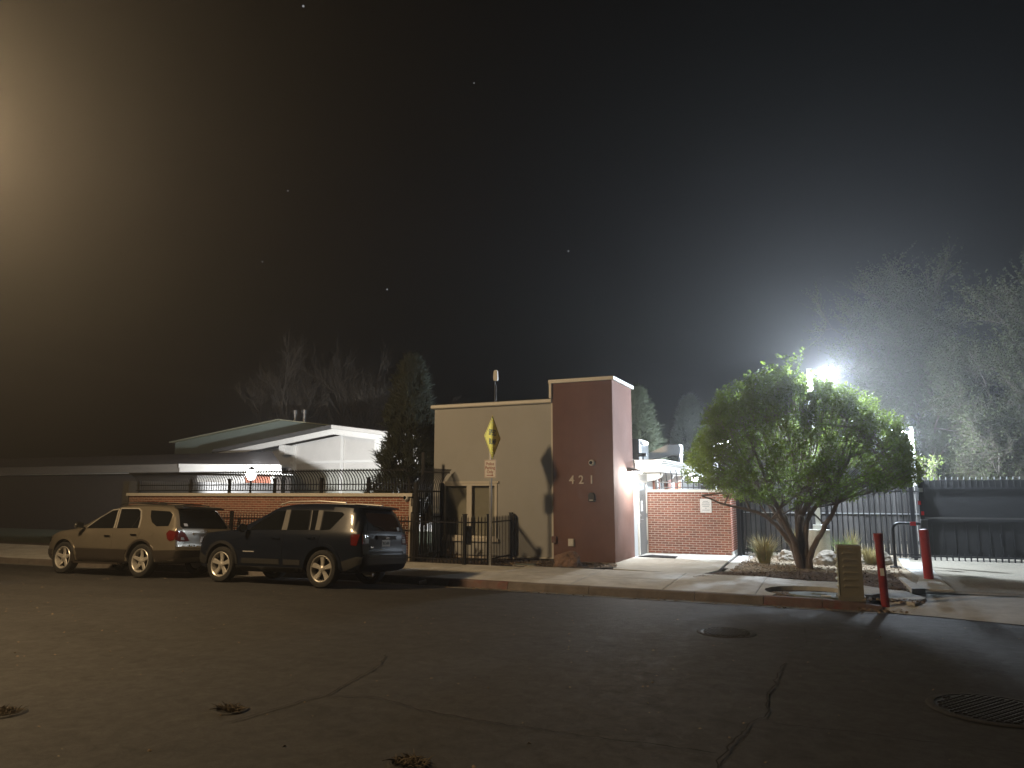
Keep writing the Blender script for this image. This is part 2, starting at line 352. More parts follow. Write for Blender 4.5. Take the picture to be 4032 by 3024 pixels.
quad_slab([(-.62,15.62)]+arc[7:]+[(.42,14.2),(.62,14.55),(.62,15.05),(.05,15.62)], walk_z, 'concrete', 'slab', pav)
quad_slab([(.62,14.15),(1.03,13.75),(1.25,14.3),(.95,15.0),(.62,15.05)], lambda x,y: walk_z(x,y)-.01, 'concrete', 'slab', pav)
quad_slab([(1.16,15.3),(1.78,15.25),(1.78,17.3),(1.42,17.3)], lambda x,y: .078, 'concrete', 'slab', pav)
quad_slab([(1.42,17.32),(1.80,17.32),(1.86,19.6),(1.30,19.6)], lambda x,y: .080, 'concrete', 'slab', pav)
quad_slab([(1.30,19.62),(1.86,19.62),(1.9,22.0),(1.35,22.0)], lambda x,y: .082, 'concrete', 'slab', pav)
MB().prism([(1.00,16.6),(1.10,16.6),(1.30,14.9),(1.08,14.75)], lambda x,y:(x,y,-.05), lambda x,y:(x,y,.13)).build('edging_kerb', 'concrete', pav)
# mulch bed with loose chips
mul_poly = [(-2.80,15.42),(-2.3,15.85),(-1.5,16.05),(-.7,15.9),(.0,15.72),(.62,15.1),(1.02,15.0),(1.0,16.5),(.9,17.6),(.2,17.2),(-.7,17.15),(-1.5,16.9),(-2.2,16.6),(-2.62,16.2)]
def bed_z(x, y): return .075 + .05*math.exp(-((x+.85)**2+(y-18.0)**2)/1.8) + .018*noise.noise((x*2.2,y*2.2,3))
def poly_sheet(name, poly, fz, m, label, res=.14, kind='structure'):
    P = [Vector(p) for p in poly]; n = len(P)
    xs = [p[0] for p in poly]; ys = [p[1] for p in poly]
    def inside(x,y):
        c = False; j = n-1
        for i in range(n):
            if (P[i].y > y) != (P[j].y > y) and x < (P[j].x-P[i].x)*(y-P[i].y)/(P[j].y-P[i].y)+P[i].x: c = not c
            j = i
        return c
    pts = list(P)
    for x in np.arange(min(xs), max(xs), res):
        for y in np.arange(min(ys), max(ys), res):
            if inside(x,y): pts.append(Vector((x+rng.uniform(-.3,.3)*res, y+rng.uniform(-.3,.3)*res)))
    r = delaunay_2d_cdt(pts, [], [list(range(n))], 1, 1e-5)
    me = raw_mesh(name, [(v.x,v.y,fz(v.x,v.y)) for v in r[0]], None, [f for f in r[2] if len(f)==3], m)
    me.polygons.foreach_set('use_smooth', [True]*len(me.polygons))
    return tag(obj(name, me), label, kind=kind), inside, (min(xs),max(xs),min(ys),max(ys))
def scatter_chips(name, label, inside, bb, fz, n, m, size=(.05,.012,.008), dens=None):
    V = []; F = []; k = 0
    while k < n:
        x = rng.uniform(bb[0],bb[1]); y = rng.uniform(bb[2],bb[3])
        if not inside(x,y): continue
        if dens and rng.random() > dens(x,y): continue
        k += 1; s = rng.uniform(.5,1.3); a = rng.uniform(0,PI); t = rng.uniform(-.5,.5)
        mtx = Matrix.Rotation(a,3,'Z') @ Matrix.Rotation(t,3,'Y') @ Matrix.Rotation(rng.uniform(-.6,.6),3,'X')
        o = len(V)
        for q in ((-1,-1,0),(1,-.6,0),(1,.7,0),(-1,1,0),(0,0,1)):
            w = mtx @ Vector((q[0]*size[0]*s/2, q[1]*size[1]*s, q[2]*size[2]*s)); V.append((x+w.x, y+w.y, fz(x,y)+w.z+.004))
        F += [(o,o+1,o+4),(o+1,o+2,o+4),(o+2,o+3,o+4),(o+3,o,o+4)]
    return tag(obj(name, raw_mesh(name, V, None, F, m)), label, kind='stuff')
mo, mi_, mbb = poly_sheet('mulch_bed', mul_poly, bed_z, 'mulch', 'dark mulch bed at the foot of the leafy tree')
scatter_chips('mulch_chips', 'loose dark wood chips on the mulch bed', mi_, mbb, bed_z, 3800, 'mulch', (.075,.014,.014))
gp = [(-2.2,16.6),(-1.5,16.9),(-.7,17.15),(.2,17.2),(.9,17.6),(1.0,16.5),(1.3,19.6),(1.3,21.4),(-1.9,21.4),(-2.3,19.5)]
def gin(x,y): return -2.3 < x < 1.2 and 16.8 < y < 21.3
scatter_chips('pale_chips', 'loose pale wood chips and gravel behind the mulch', gin, (-2.3,1.2,16.8,21.3), lambda x,y: .07, 3200, 'chip', (.06,.014,.012))
sp = [(-8.2,15.78),(-6.0,15.97),(-4.9,16.4),(-4.9,17.4),(-8.2,17.45)]
so, s_in, sbb = poly_sheet('planting_strip', [(-8.2,15.77),(-6.7,15.97),(-5.3,15.97),(-4.75,16.55),(-5.0,17.45),(-6.6,17.45),(-8.2,17.5)], lambda x,y: .095+.012*noise.noise((x*3,y*3,0)), 'soil', 'strip of bare soil below the brown tower')
scatter_chips('strip_chips', 'dry leaf litter below the brown tower', s_in, sbb, lambda x,y:.10, 900, 'chip', (.05,.014,.010))
scatter_chips('gutter_litter', 'dry leaf litter at the driveway corner', lambda x,y: .2<x<1.2 and 13.3<y<14.1, (.2,1.2,13.3,14.1), lambda x,y: .03 if y>13.65 else road_z(x,13.4)+.03, 240, 'chip', (.06,.02,.012))
# entrance pad
structure('entrance_pad', 'bright concrete entrance pad before the steel door', MB().prism([(-5.03,17.46),(-4.75,16.3),(-2.75,15.98),(-2.52,16.85),(-2.60,19.1),(-2.69,22.2),(-5.03,22.2)], lambda x,y:(x,y,-.1), lambda x,y:(x,y,.085+.02*min(1,max(0,(y-16)/2)))), 'pad_concrete')
structure('side_gutter', 'narrow concrete strip beside the raised entrance pad', MB().prism([(-2.48,16.9),(-2.25,17.0),(-2.15,21.4),(-2.60,21.4),(-2.55,19)], lambda x,y:(x,y,-.1), lambda x,y:(x,y,.07)), 'concrete')
scatter_chips('road_grit', 'scattered pale grit and leaf bits on the asphalt', lambda x,y: True, (-16,3,3,13.2), road_z, 420, 'chip', (.022,.009,.006))
scatter_chips('gutter_leaves', 'dry leaf bits lying along the gutter', lambda x,y: True, (-9,.5,13.0,13.46), lambda x,y: road_z(x,y)+.008, 320, 'chip', (.045,.016,.010))
# cracks and patches on the asphalt
def crack(pts, w, label):
    P = []; 
    for (a,b) in zip(pts[:-1], pts[1:]):
        n = max(3, int(math.dist(a,b)/.06))
        for i in range(n):
            t = i/n; P.append((a[0]+(b[0]-a[0])*t + rng.normal(0,.010), a[1]+(b[1]-a[1])*t + rng.normal(0,.010)))
    P.append(pts[-1]); V = []; F = []
    for i, p in enumerate(P):
        q = P[min(i+1,len(P)-1)]; o = P[max(i-1,0)]; d = Vector((q[0]-o[0], q[1]-o[1])).normalized(); ww = w*rng.uniform(.35,1.1)*(1 if 0<i<len(P)-1 else .1)
        for s in (-1,1): x = p[0]-d.y*ww*s; y = p[1]+d.x*ww*s; V.append((x,y,road_z(x,y)+.0115))
    F = [(2*i,2*i+2,2*i+3,2*i+1) for i in range(len(P)-1)]
    tag(obj('road_crack', raw_mesh('road_crack', V, F, None, 'crack')), label, kind='structure')
crack([(-4.45,6.75),(-4.25,6.34),(-4.04,5.24),(-4.13,5.0),(-4.23,4.35)], .008, 'long dark crack left of the centre of the street')
crack([(-4.04,5.24),(-3.6,5.35),(-2.98,5.17),(-2.32,5.13),(-1.75,5.13),(-.79,5.16)], .007, 'dark crack crossing the foreground asphalt')
crack([(-.60,8.05),(-.62,7.2),(-.64,6.67),(-.60,6.1),(-.70,5.91),(-.79,5.18),(-.77,4.4)], .009, 'dark crack running toward the viewer, right of centre')
crack([(-.61,5.95),(-.1,5.98),(.38,5.97),(1.6,5.95)], .004, 'thin crack branching to the right')
crack([(-.5,10.4),(-.42,9.2),(-.58,8.6)], .004, 'thin crack near the round drain grate')
# ---------------------------------------------------------------- entrance building
def clear_glass():
    m = bpy.data.materials.new('glass_clear'); m.use_nodes = True; nt = m.node_tree; b = nt.nodes['Principled BSDF']
    b.inputs['Base Color'].default_value = (.02,.02,.02,1); b.inputs['Roughness'].default_value = .05
    t = nt.nodes.new('ShaderNodeBsdfTransparent'); t.inputs[0].default_value = (.97,.97,.95,1); x = nt.nodes.new('ShaderNodeMixShader')
    lw = nt.nodes.new('ShaderNodeLayerWeight'); lw.inputs[0].default_value = .25
    nt.links.new(lw.outputs['Fresnel'], x.inputs[0]); nt.links.new(t.outputs[0], x.inputs[1]); nt.links.new(b.outputs[0], x.inputs[2])
    nt.links.new(x.outputs[0], nt.nodes['Material Output'].inputs['Surface']); M['glass_clear'] = m
clear_glass()
BZ = .06
bd = thing('entrance_building', 'low stucco building with cream wall and brown corner tower', 'building', (-6.6,18,BZ))
def P(mb, name, m, parent=bd, smooth=False):
    o = mb.build(name, m, None, smooth); o.parent = parent
    o.matrix_parent_inverse = Matrix.Translation(parent.location).inverted() if parent.parent is None else Matrix(); return o
def wall_holes(x0,x1,z0,z1,y,th,holes):
    mb = MB(); xsn = sorted({x0,x1,*[h[0] for h in holes],*[h[1] for h in holes]}); zs = sorted({z0,z1,*[h[2] for h in holes],*[h[3] for h in holes]})
    for a,b in zip(xsn[:-1],xsn[1:]):
        runs = [(c,d) for c,d in zip(zs[:-1],zs[1:]) if not any(h[0]<=a and b<=h[1] and h[2]<=c and d<=h[3] for h in holes)]
        for c,d in runs: mb.box(a,b,y,y+th,c,d)
    return mb
# cream front wall with the window opening (single front skin made of boxes welded later)
wx0,wx1,wz0,wz1 = -9.88,-8.24,.60,2.04
P(wall_holes(-10.18,-6.64,.16,4.10,17.55,.25,[(wx0,wx1,wz0,wz1)]), 'cream_wall', 'cream')
P(MB().box(-10.18,-10.0,17.80,24,.16,4.10), 'side_wall', 'cream')
P(MB().box(-10.10,-6.7,17.62,17.79,-.05,.16), 'plinth', 'mortar')
P(MB().box(-10.0,-6.66,17.81,24,3.7,3.85), 'roof', 'shingle')
P(MB().prism([(17.47,4.10),(17.44,4.12),(17.44,4.19),(17.50,4.21),(17.86,4.21),(17.86,4.10)], lambda y,z:(-10.25,y,z), lambda y,z:(-6.66,y,z)), 'parapet_cap', 'white_paint')
P(MB().box(-6.70,-6.638,17.40,17.80,4.215,4.60), 'corner_trim', 'white_paint')
P(MB().box(-6.68,-6.632,17.49,17.545,.14,4.09), 'corner_bead', 'cream_trim')
P(MB().box(-7.75,-6.66,17.50,17.548,.13,.165), 'base_trim', 'cream_trim')
# tower
tw = P(MB().box(-6.63,-5.03,17.47,19.34,.10,4.60), 'tower', 'brown')
mb = MB(); mb.box(-6.72,-4.97,17.41,17.60,4.60,4.69).box(-6.72,-6.53,17.602,19.40,4.60,4.69).box(-5.13,-4.97,17.602,19.40,4.60,4.69)
P(mb, 'tower_cap', 'white_paint')
P(MB().box(-6.62,-5.04,17.53,19.3,-.05,.10), 'tower_plinth', 'mortar')
# window: frame, mullion, panes, blinds
wn = P(MB().box(wx0,wx0+.07,17.52,17.66,wz0,wz1).box(wx1-.07,wx1,17.52,17.66,wz0,wz1).box(wx0+.07,wx1-.07,17.52,17.66,wz1-.07,wz1).box(wx0+.07,wx1-.07,17.52,17.66,wz0,wz0+.06), 'window', 'cream_trim')
P(MB().box(-9.14,-8.99,17.525,17.655,wz0+.06,wz1-.07), 'mullion', 'cream_trim', wn)
P(MB().box(wx0-.06,wx1+.06,17.47,17.549,wz0-.09,wz0), 'sill', 'cream_trim', wn)
P(MB().box(wx0-.05,wx1+.05,17.50,17.549,wz1,wz1+.05), 'lintel', 'cream_trim', wn)
for a,b in ((wx0+.07,-9.14),(-8.99,wx1-.07)):
    P(MB().box(a,b,17.61,17.625,wz0+.06,wz1-.07), 'pane', 'glass_clear' if 'glass_clear' in M else 'window_glass', wn)
    for i in range(44):
        z = wz0+.09 + i*(wz1-wz0-.19)/43
        P(MB().prism([(17.640,z-.012),(17.642,z-.014),(17.668,z+.012),(17.666,z+.014)], lambda y,zz,a=a:(a+.01,y,zz), lambda y,zz,b=b:(b-.01,y,zz)), 'blind_slat', 'blind', wn)
P(MB().box(wx0,wx1,17.70,17.72,wz0,wz1), 'room_backing', 'blind', wn)
for x in np.arange(-9.8,-7.8,.16): pass
# house numbers
for ch, x in (('4',-6.12),('2',-5.87),('1',-5.60)):
    o = obj('house_number', text_mesh(ch, .30, 'number_metal', .012, .95), None, (x,17.455,2.10), (PI/2,0,0)); tag(o, {'4':'leftmost pale metal house digit, a four, on the tower','2':'middle pale metal house digit, a two, on the tower','1':'rightmost pale metal house digit, a one, on the tower'}[ch], 'number', 'house number digits on the tower')
# canopy block over the door and side wall with door
P(MB().box(-5.25,-5.03,19.34,30,.10,2.34), 'door_wall', 'cream')
cn = P(MB().prism([(2.35,-5.02),(2.35,-4.36),(2.545,-4.36),(2.545,-5.02)], lambda z,x:(x,19.60,z), lambda z,x:(x,30,z)), 'canopy', 'white_wall')
P(MB().box(-5.02,-4.32,19.56,30,2.55,2.585).box(-5.02,-4.27,19.51,30,2.59,2.63).box(-5.02,-4.22,19.46,30,2.635,2.67), 'cornice', 'white_paint', cn)
P(MB().box(-5.6,-4.3,19.9,30,2.672,2.69).box(-6.4,-5.05,19.40,30,2.3,2.685), 'canopy_roof', 'shingle', cn)
for y in (20.85,22.4,24.0): P(MB().prism([(-5.02,2.33),(-4.55,2.33),(-4.6,2.22),(-4.8,2.14),(-5.02,2.10)], lambda x,z,y=y:(x,y,z), lambda x,z,y=y:(x,y+.12,z)), 'bracket', 'white_paint', cn)
for y in (21.6,23.2,24.8): P(MB().box(-5.028,-4.9,y,y+.45,.12,2.30), 'brick_pier', 'brick')
dr = P(MB().box(-5.03,-5.005,19.78,20.62,.115,2.06), 'door', 'door')
P(MB().box(-5.035,-4.985,19.72,19.78,.11,2.12).box(-5.035,-4.985,20.62,20.68,.11,2.12).box(-5.035,-4.985,19.78,20.62,2.06,2.12), 'frame', 'cream_trim', dr)
P(MB().tube([(-5.0,19.86,1.06),(-4.94,19.86,1.06),(-4.94,19.98,1.06)], .014, 6).box(-5.006,-4.985,19.83,19.89,.96,1.22).tube([(-5.0,19.86,1.17),(-4.96,19.86,1.17)],.02,8), 'handle', 'galv', dr)
P(MB().box(-5.006,-5.001,20.02,20.22,1.28,1.56), 'notice', 'paper', dr)
P(MB().box(-5.0045,-4.999,20.06,20.18,1.46,1.53).box(-5.0045,-4.999,20.06,20.18,1.32,1.36), 'notice_print', 'ink_grey', dr)
P(MB().cyl((-5.0,20.18,1.70),.012,.0,8).box(-5.006,-5.0,20.17,20.20,1.69,1.72), 'peephole', 'ink_black', dr)
for z in (.35,1.1,1.9): P(MB().box(-5.004,-4.978,20.60,20.645,z,z+.11), 'hinge', 'galv', dr)
tag(MB().prism([(-4.95,19.35),(-3.95,19.25),(-3.98,19.75),(-4.72,19.95)], lambda x,y:(x,y,.108), lambda x,y:(x,y,.122)).build('door_mat', 'rubber'), 'dark rubber mat on the entrance pad', 'mat')
# wall pack lamp by the door
wl = thing('wall_lamp', 'bright wall lamp on the tower side above the steel door', 'lamp', (-5.03,18.9,2.36))
MB().box(0,.10,-.18,.18,-.02,.08).build('back_box', 'plastic_grey', wl)
MB().prism([(.10,.07),(.34,.02),(.34,-.02),(.10,-.02)], lambda x,z:(x,-.17,z), lambda x,z:(x,.17,z)).build('hood', 'plastic_grey', wl)
MB().box(.11,.33,-.15,.15,-.05,-.022).build('lens', 'lamp_cool', wl)
def light(name, kind, energy, col, parent, loc, radius=.08, **kw):
    ld = bpy.data.lights.new(name, kind); ld.energy = energy; ld.color = col; ld.shadow_soft_size = radius
    for k, v in kw.items(): setattr(ld, k, v)
    o = bpy.data.objects.new(name, ld); C.objects.link(o); o.parent = parent; o.location = loc; return o
light('door_light', 'POINT', P_DOOR, (1,.97,.90), wl, (.24,0,-.13), .07)
# small fittings on the tower and the wall
def dome_camera(x, y, z, label, ry=0):
    t = thing('security_camera', label, 'camera', (x,y,z))
    MB().lathe([(.0,-.09),(.055,-.085),(.075,-.06),(.075,0),(.0,0)], 20, 'y').build('housing', 'white_paint', t, True)
    MB().lathe([(.0,-.115),(.03,-.108),(.045,-.09),(.045,-.08),(.0,-.08)], 16, 'y', (-.01,0,0)).build('lens', 'glass', t, True)
dome_camera(-5.58,17.47,2.53,'round white security camera on the brown tower')
dome_camera(-10.12,16.1-.012,1.66,'round white security camera on the long brick wall')
ic = thing('intercom', 'small black intercom box below the house numbers', 'intercom', (-5.60,17.47,1.68))
MB().prism([(-.09,-.11),(.09,-.11),(.09,.06),(.05,.11),(-.05,.11),(-.09,.06)], lambda x,z:(x,0,z), lambda x,z:(x*.85,-.07,z*.9)).build('housing','plastic_black',ic)
MB().box(-.045,.045,-.073,-.068,-.085,-.065).build('name_plate','paper',ic)
eb = thing('outlet_box', 'pale outlet box low on the brown tower', 'box', (-6.15,17.47,.56))
MB().box(-.075,.075,-.05,0,-.09,.09).build('housing','cream_trim',eb); MB().box(-.065,.065,-.062,-.051,-.08,.075).build('cover','paper',eb)
jb = thing('junction_box', 'small brown box at the corner of the cream wall', 'box', (-6.60,17.47,.62)); MB().box(-.06,.06,-.06,0,-.08,.08).build('housing','brown',jb); MB().box(-.05,.05,-.066,-.061,-.07,.07).build('cover','brown',jb)
# antenna
an = thing('antenna', 'slim roof antenna panel on a thin mast', 'antenna', (-9.01,19.0,3.85))
MB().tube([(0,0,0),(0,0,1.12),(.02,-.02,1.2)], .018, 6).tube([(.05,0,0),(.05,0,1.05)], .010, 6).build('mast','galv',an)
MB().prism([(-.055,1.18),(.055,1.18),(.07,1.24),(.06,1.46),(.03,1.5),(-.03,1.5),(-.06,1.46),(-.07,1.24)], lambda x,z:(x+.03,-.03,z), lambda x,z:(x+.03,.03,z)).build('panel','white_paint',an)
# roof units
ac = thing('air_conditioner', 'large grey air conditioner on the flat roof', 'air conditioner', (-5.7,21.0,2.69))
MB().box(-.75,.42,0,1.2,.05,.66).build('cabinet','plastic_grey',ac)
MB().box(.422,.44,.04,1.16,.06,.65).build('side_panel','steel_light',ac)
for i in range(14): MB().box(-.72+.075*i,-.685+.075*i,-.02,-.003,.09,.62).build('fin','plastic_black',ac)
MB().box(.10,.38,-.015,-.002,.12,.6).build('access_panel','plastic_grey',ac); MB().box(-.75,.42,.05,1.1,.0,.05).build('base','plastic_black',ac)
MB().box(.441,.45,.1,.5,.50,.62).build('louvre','plastic_grey',ac)
fl_ = thing('roof_floodlight', 'small dark floodlight at the roof edge', 'lamp', (-5.05,20.6,2.69)); MB().box(-.14,.10,-.05,.05,.12,.22).build('head','plastic_black',fl_); MB().tube([(0,0,0),(0,0,.14)],.02,6).build('bracket','plastic_black',fl_)
dk = thing('roof_duct', 'sloped grey sheet metal duct on the flat roof', 'duct', (-5.05,23.4,2.69))
MB().prism([(-.85,.08),(-.85,.22),(.10,.62),(.50,.62),(.50,.30),(.15,.30)], lambda x,z:(x,0,z), lambda x,z:(x,.55,z)).build('duct_body','steel_light',dk); MB().box(.44,.5,.05,.5,0,.30).build('leg','galv',dk); MB().box(.505,.52,.06,.49,.33,.59).build('grille','plastic_grey',dk)

# ---------------------------------------------------------------- brick walls
BP, BH = .1915, .0627
def brick_meshes(axis):
    out = []
    for ln in (BP-.014, BP/2-.014):
        h = BH-.014; e = .003
        mb = MB(); mb.add([(0,0,0),(ln,0,0),(ln,0,h),(0,0,h),(e,-.009,e),(ln-e,-.009,e),(ln-e,-.009,h-e),(e,-.009,h-e)], [(0,1,5,4),(1,2,6,5),(2,3,7,6),(3,0,4,7),(4,5,6,7)])
        out.append(mb.mesh('brick', 'brick'))
    return out
BM_ = brick_meshes('x')
def brick_face(parent, ox, oy, z0, length, courses, rz, keep, seed=0):
    """bricks laid on a face that starts at (ox,oy) and runs along direction rz; keep(i,u) says which become single objects"""
    d = Vector((math.cos(rz), math.sin(rz), 0)); singles = []; V = []; F = []
    for c in range(courses):
        u = -BP/2*(c % 2)
        while u < length-.02:
            a = max(u, 0); b = min(u+BP, length); full = b-a > BP*.75
            if b-a > .05: singles.append((keep(c, a), c, a, full))
            u += BP
    singles.sort(key=lambda t: -t[0]); 
    for i, (k, c, a, full) in enumerate(singles):
        p = Vector((ox,oy,z0+c*BH)) + d*a
        if i < brick_face.limit and k > 0:
            o = obj('brick', BM_[0 if full else 1], parent, p - parent.location, (0,0,rz))
        else:
            me = BM_[0 if full else 1]; b0 = len(V)
            for v in me.vertices: w = Matrix.Rotation(rz,3,'Z') @ v.co + p - parent.location; V.append(tuple(w))
            F += [tuple(b0+j for j in pl.vertices) for pl in me.polygons]
    if V: tag(obj('brick_courses', raw_mesh('brick_courses', V, F, None, 'brick'), parent), kind='stuff')
# right wall
rw = thing('brick_wall', 'short bright brick wall beside the steel door', 'wall', (-4.0,20.75,.1))
P(MB().box(-5.0,-2.71,20.75,21.05,.10,1.80), 'mortar_core', 'mortar', rw)
P(MB().box(-2.95,-2.712,21.052,22.35,.10,1.80), 'mortar_return', 'mortar', rw)
P(MB().box(-5.0,-2.66,20.68,21.1,1.80,1.875).box(-3.0,-2.66,21.102,22.4,1.80,1.875), 'coping', 'white_paint', rw)
P(MB().box(-2.72,-2.69,20.72,22.36,.0,.20), 'foundation', 'pad_concrete', rw)
brick_face.limit = 300; brick_face(rw, -4.99, 20.75, .115, 2.28, 27, 0, lambda c,a: 1)
brick_face.limit = 0; brick_face(rw, -2.712, 20.755, .20, 1.58, 25, PI/2, lambda c,a: 0)
# long left wall
lw = thing('brick_wall', 'long low brick wall behind the two parked cars', 'wall', (-15,16.1,0))
P(MB().box(-20.3,-10.0,16.1,16.4,-.1,1.69), 'mortar_core', 'mortar', lw)
P(MB().box(-20.36,-9.93,16.03,16.47,1.69,1.775), 'coping', 'cream_trim', lw)
P(MB().box(-10.0,-9.94,16.12,16.38,.0,1.69), 'end_plate', 'plastic_grey', lw)
brick_face.limit = 300; brick_face(lw, -20.29, 16.1, -.003, 10.28, 27, 0, lambda c,a: (2 + (a-6)*.15 + (c-20)*.3) if (c > 14 and a > 1) else .01*c)
P(MB().box(-9.99,-9.93,16.05,16.10,1.30,1.44), 'switch_box', 'cream_trim', lw)

# ---------------------------------------------------------------- fences
def picket_mesh(path, w, name='picket', m='black_metal', tip=0):
    mb = MB(); r = [w*.707]*len(path)
    if tip: path = path + [(path[-1][0],path[-1][1],path[-1][2]+tip)]; r = r + [.001]
    return mb.tube(path, r, 4).mesh(name, m)
# curved fence on the long wall: bends out over the street side
cf = thing('curved_fence', 'black steel fence with outward curving pickets on the long brick wall', 'fence', (-20.2,16.25,1.775))
curve_y = [(0,.06),(0,.28),(-.02,.36),(-.07,.44),(-.15,.52),(-.25,.585),(-.33,.62)]
pm = picket_mesh([(0,y,z) for y,z in curve_y], .024)
for i in range(107): obj('picket', pm, cf, (.05+i*.0945,0,0))
for z in (.075,.235): MB().box(0,10.15,-.02,.02,z-.014,z+.014).build('rail','black_metal',cf)
MB().box(0,10.15,-.30,-.262,.575,.603).build('top_rail','black_metal',cf)
po = MB().box(-.035,.035,-.035,.035,0,.40).box(-.05,.05,-.05,.05,.40,.42).mesh('post','black_metal')
for x in (.1,2.3,3.85,5.55,7.2,8.75,10.05): obj('post', po, cf, (x,.03,0))
# curved gate leaf between wall and building (runs away from the street)
cg = thing('curved_gate', 'tall black steel gate with curved pickets beside the cream wall', 'gate', (-9.88,16.15,.1))
pm = picket_mesh([(0,0,0),(0,0,1.75),(.02,0,1.9),(.07,0,2.03),(.16,0,2.15),(.27,0,2.26),(.33,0,2.31)], .022)
for i in range(13): obj('picket', pm, cg, (0,.06+i*.098,.0))
for z in (.10,1.05,1.72): MB().box(-.02,.02,0,1.3,z-.02,z+.02).build('rail','black_metal',cg)
MB().box(.22,.262,0,1.3,2.20,2.235).build('top_rail','black_metal',cg)
for y in (-.02,1.32): MB().box(-.045,.045,y-.045,y+.045,-.1,1.95).build('post','black_metal',cg)
MB().box(-.03,.05,.55,.68,.95,1.35).build('lock_box','black_metal',cg); MB().box(-.03,.06,.35,.47,.85,1.15).build('lock_box','black_metal',cg)
tp = thing('steel_post', 'tall thin black steel post at the end of the long wall', 'post', (-10.05,16.75,.1)); MB().box(-.035,.035,-.035,.035,0,2.75).build('shaft','black_metal',tp); MB().box(-.05,.05,-.05,.05,1.55,1.70).build('clamp','galv',tp); MB().box(-.02,.12,-.02,.02,1.9,1.93).build('bracket','black_metal',tp)
# low picket fence behind the cars
lf = thing('picket_fence', 'low black steel picket fence in front of the brick wall', 'fence', (-20,15.68,.08))
pm = picket_mesh([(0,0,.03),(0,0,1.10)], .018, tip=.05)
for i in range(118): obj('picket', pm, lf, (.05+i*.0995,0,0))
for z in (.13,1.0): MB().box(0,11.75,-.018,.018,z-.016,z+.016).build('rail','black_metal',lf)
po = MB().box(-.038,.038,-.038,.038,-.1,1.18).box(-.048,.048,-.048,.048,1.18,1.20).mesh('post','black_metal')
for x in (.0,2.2,4.4,6.6,8.6,11.78): obj('post', po, lf, (x,0,0))
sg = thing('picket_gate', 'low black picket gate by the sign post', 'gate', (-8.20,15.68,.08), R(32))
for i in range(6): obj('picket', pm, sg, (.06+i*.082,0,0))
for z in (.13,1.0): MB().box(0,.52,-.018,.018,z-.016,z+.016).build('rail','black_metal',sg)
obj('post', po, sg, (.55,0,0))
MB().box(.02,.14,-.05,.05,.48,.92).build('lock_box','black_metal',sg)
lr = thing('picket_fence', 'short black picket fence running back to the cream wall', 'fence', (-7.72,15.98,.08), R(93))
for i in range(14): obj('picket', pm, lr, (.06+i*.102,0,0))
for z in (.13,1.0): MB().box(0,1.46,-.018,.018,z-.016,z+.016).build('rail','black_metal',lr)
obj('post', po, lr, (1.47,0,0)); MB().box(1.40,1.52,-.10,-.04,.1,1.15).build('latch_plate','black_metal',lr)
# fence on the short brick wall
rf = thing('steel_fence', 'black steel railing with tall curved bars on the short brick wall', 'fence', (-4.75,20.9,1.875))
for z in (.06,.20): MB().box(0,2.1,-.016,.016,z-.013,z+.013).build('rail','black_metal',rf)
pm = picket_mesh([(0,0,.02),(0,0,.25),(.0,-.02,.36),(.0,-.08,.46),(.0,-.17,.54)], .018)
for i in range(14): obj('picket', pm, rf, (.14+i*.15,0,0))
po = MB().box(-.035,.035,-.035,.035,0,.33).mesh('post','black_metal')
for x in (0,2.08): obj('post', po, rf, (x,0,0))
# steel fence and plank fence on the right
wf = thing('plank_fence', 'weathered grey wooden plank fence behind the steel bars', 'fence', (-2.6,21.95,.1))
for i in range(34):
    w = .135; h = 1.86 + rng.uniform(-.03,.03); pl = MB().box(0,w-.008,rng.uniform(-.006,.006),.022,rng.uniform(.0,.05),h).build('plank','wood',wf,loc=(i*w,0,0))
for z in (.35,1.65): MB().box(0,4.58,.024,.06,z,z+.08).build('rail','wood',wf)
MB().box(0,4.58,-.022,-.008,1.12,1.145).build('cable','steel_light',wf)
sf = thing('steel_fence', 'tall black steel bar fence behind the leafy tree', 'fence', (-2.5,21.5,.1))
pm = picket_mesh([(0,0,.02),(0,0,1.95)], .02, tip=.05)
for i in range(34): obj('picket', pm, sf, (.10+i*.13,0,0))
for z in (.12,1.72): MB().box(0,4.45,-.02,.02,z-.018,z+.018).build('rail','black_metal',sf)
po = MB().box(-.04,.04,-.04,.04,-.1,2.05).mesh('post','black_metal')
for x in (0,2.2,4.22): obj('post', po, sf, (x,0,0))
gp_ = thing('steel_post', 'dark steel post between the brick return and the steel fence', 'post', (-2.56,21.2,.05)); MB().box(-.05,.05,-.05,.05,0,1.95).build('shaft','black_metal',gp_); MB().box(-.05,.05,.0,.32,-.01,.03).build('foot','black_metal',gp_)
# sliding gate
gt = thing('sliding_gate', 'wide dark sliding gate covered with mesh screen', 'gate', (1.95,21.6,.05))
W_ = 7.0
MB().box(.05,W_,.03,.045,.16,1.83).build('mesh_screen','screen',gt); MB().box(.05,W_,.012,.03,1.86,2.05).build('mesh_screen','screen',gt)
for z,y in ((.14,0),(1.10,-.012),(1.85,0)): MB().box(0,W_,y-.02,y+.02,z-.02,z+.02).build('rail','plastic_grey' if z == 1.10 else 'gate_metal',gt)  # mid rail coloured paler to paint in the light falling on it
pm = picket_mesh([(0,.055,.03),(0,.055,2.10)], .02, tip=.03, m='gate_metal'); pt = MB().tube([(0,.055,2.07),(0,.03,2.13)], [.016,.010], 6).mesh('picket_tip_lit','steel_light')  # pale tip colour paints the lamplight on the picket tops
pb = MB().box(-.01,.01,-.022,-.002,.02,.22).mesh('picket_foot','gate_metal'); pu = MB().box(-.004,.004,-.002,.010,1.87,2.05).mesh('picket_line','plastic_grey')
for i in range(53):
    x = .08+i*.1315; p = obj('picket', pm, gt, (x,0,0)); obj('tip', pt, p); obj('foot', pb, p); obj('line', pu, p)
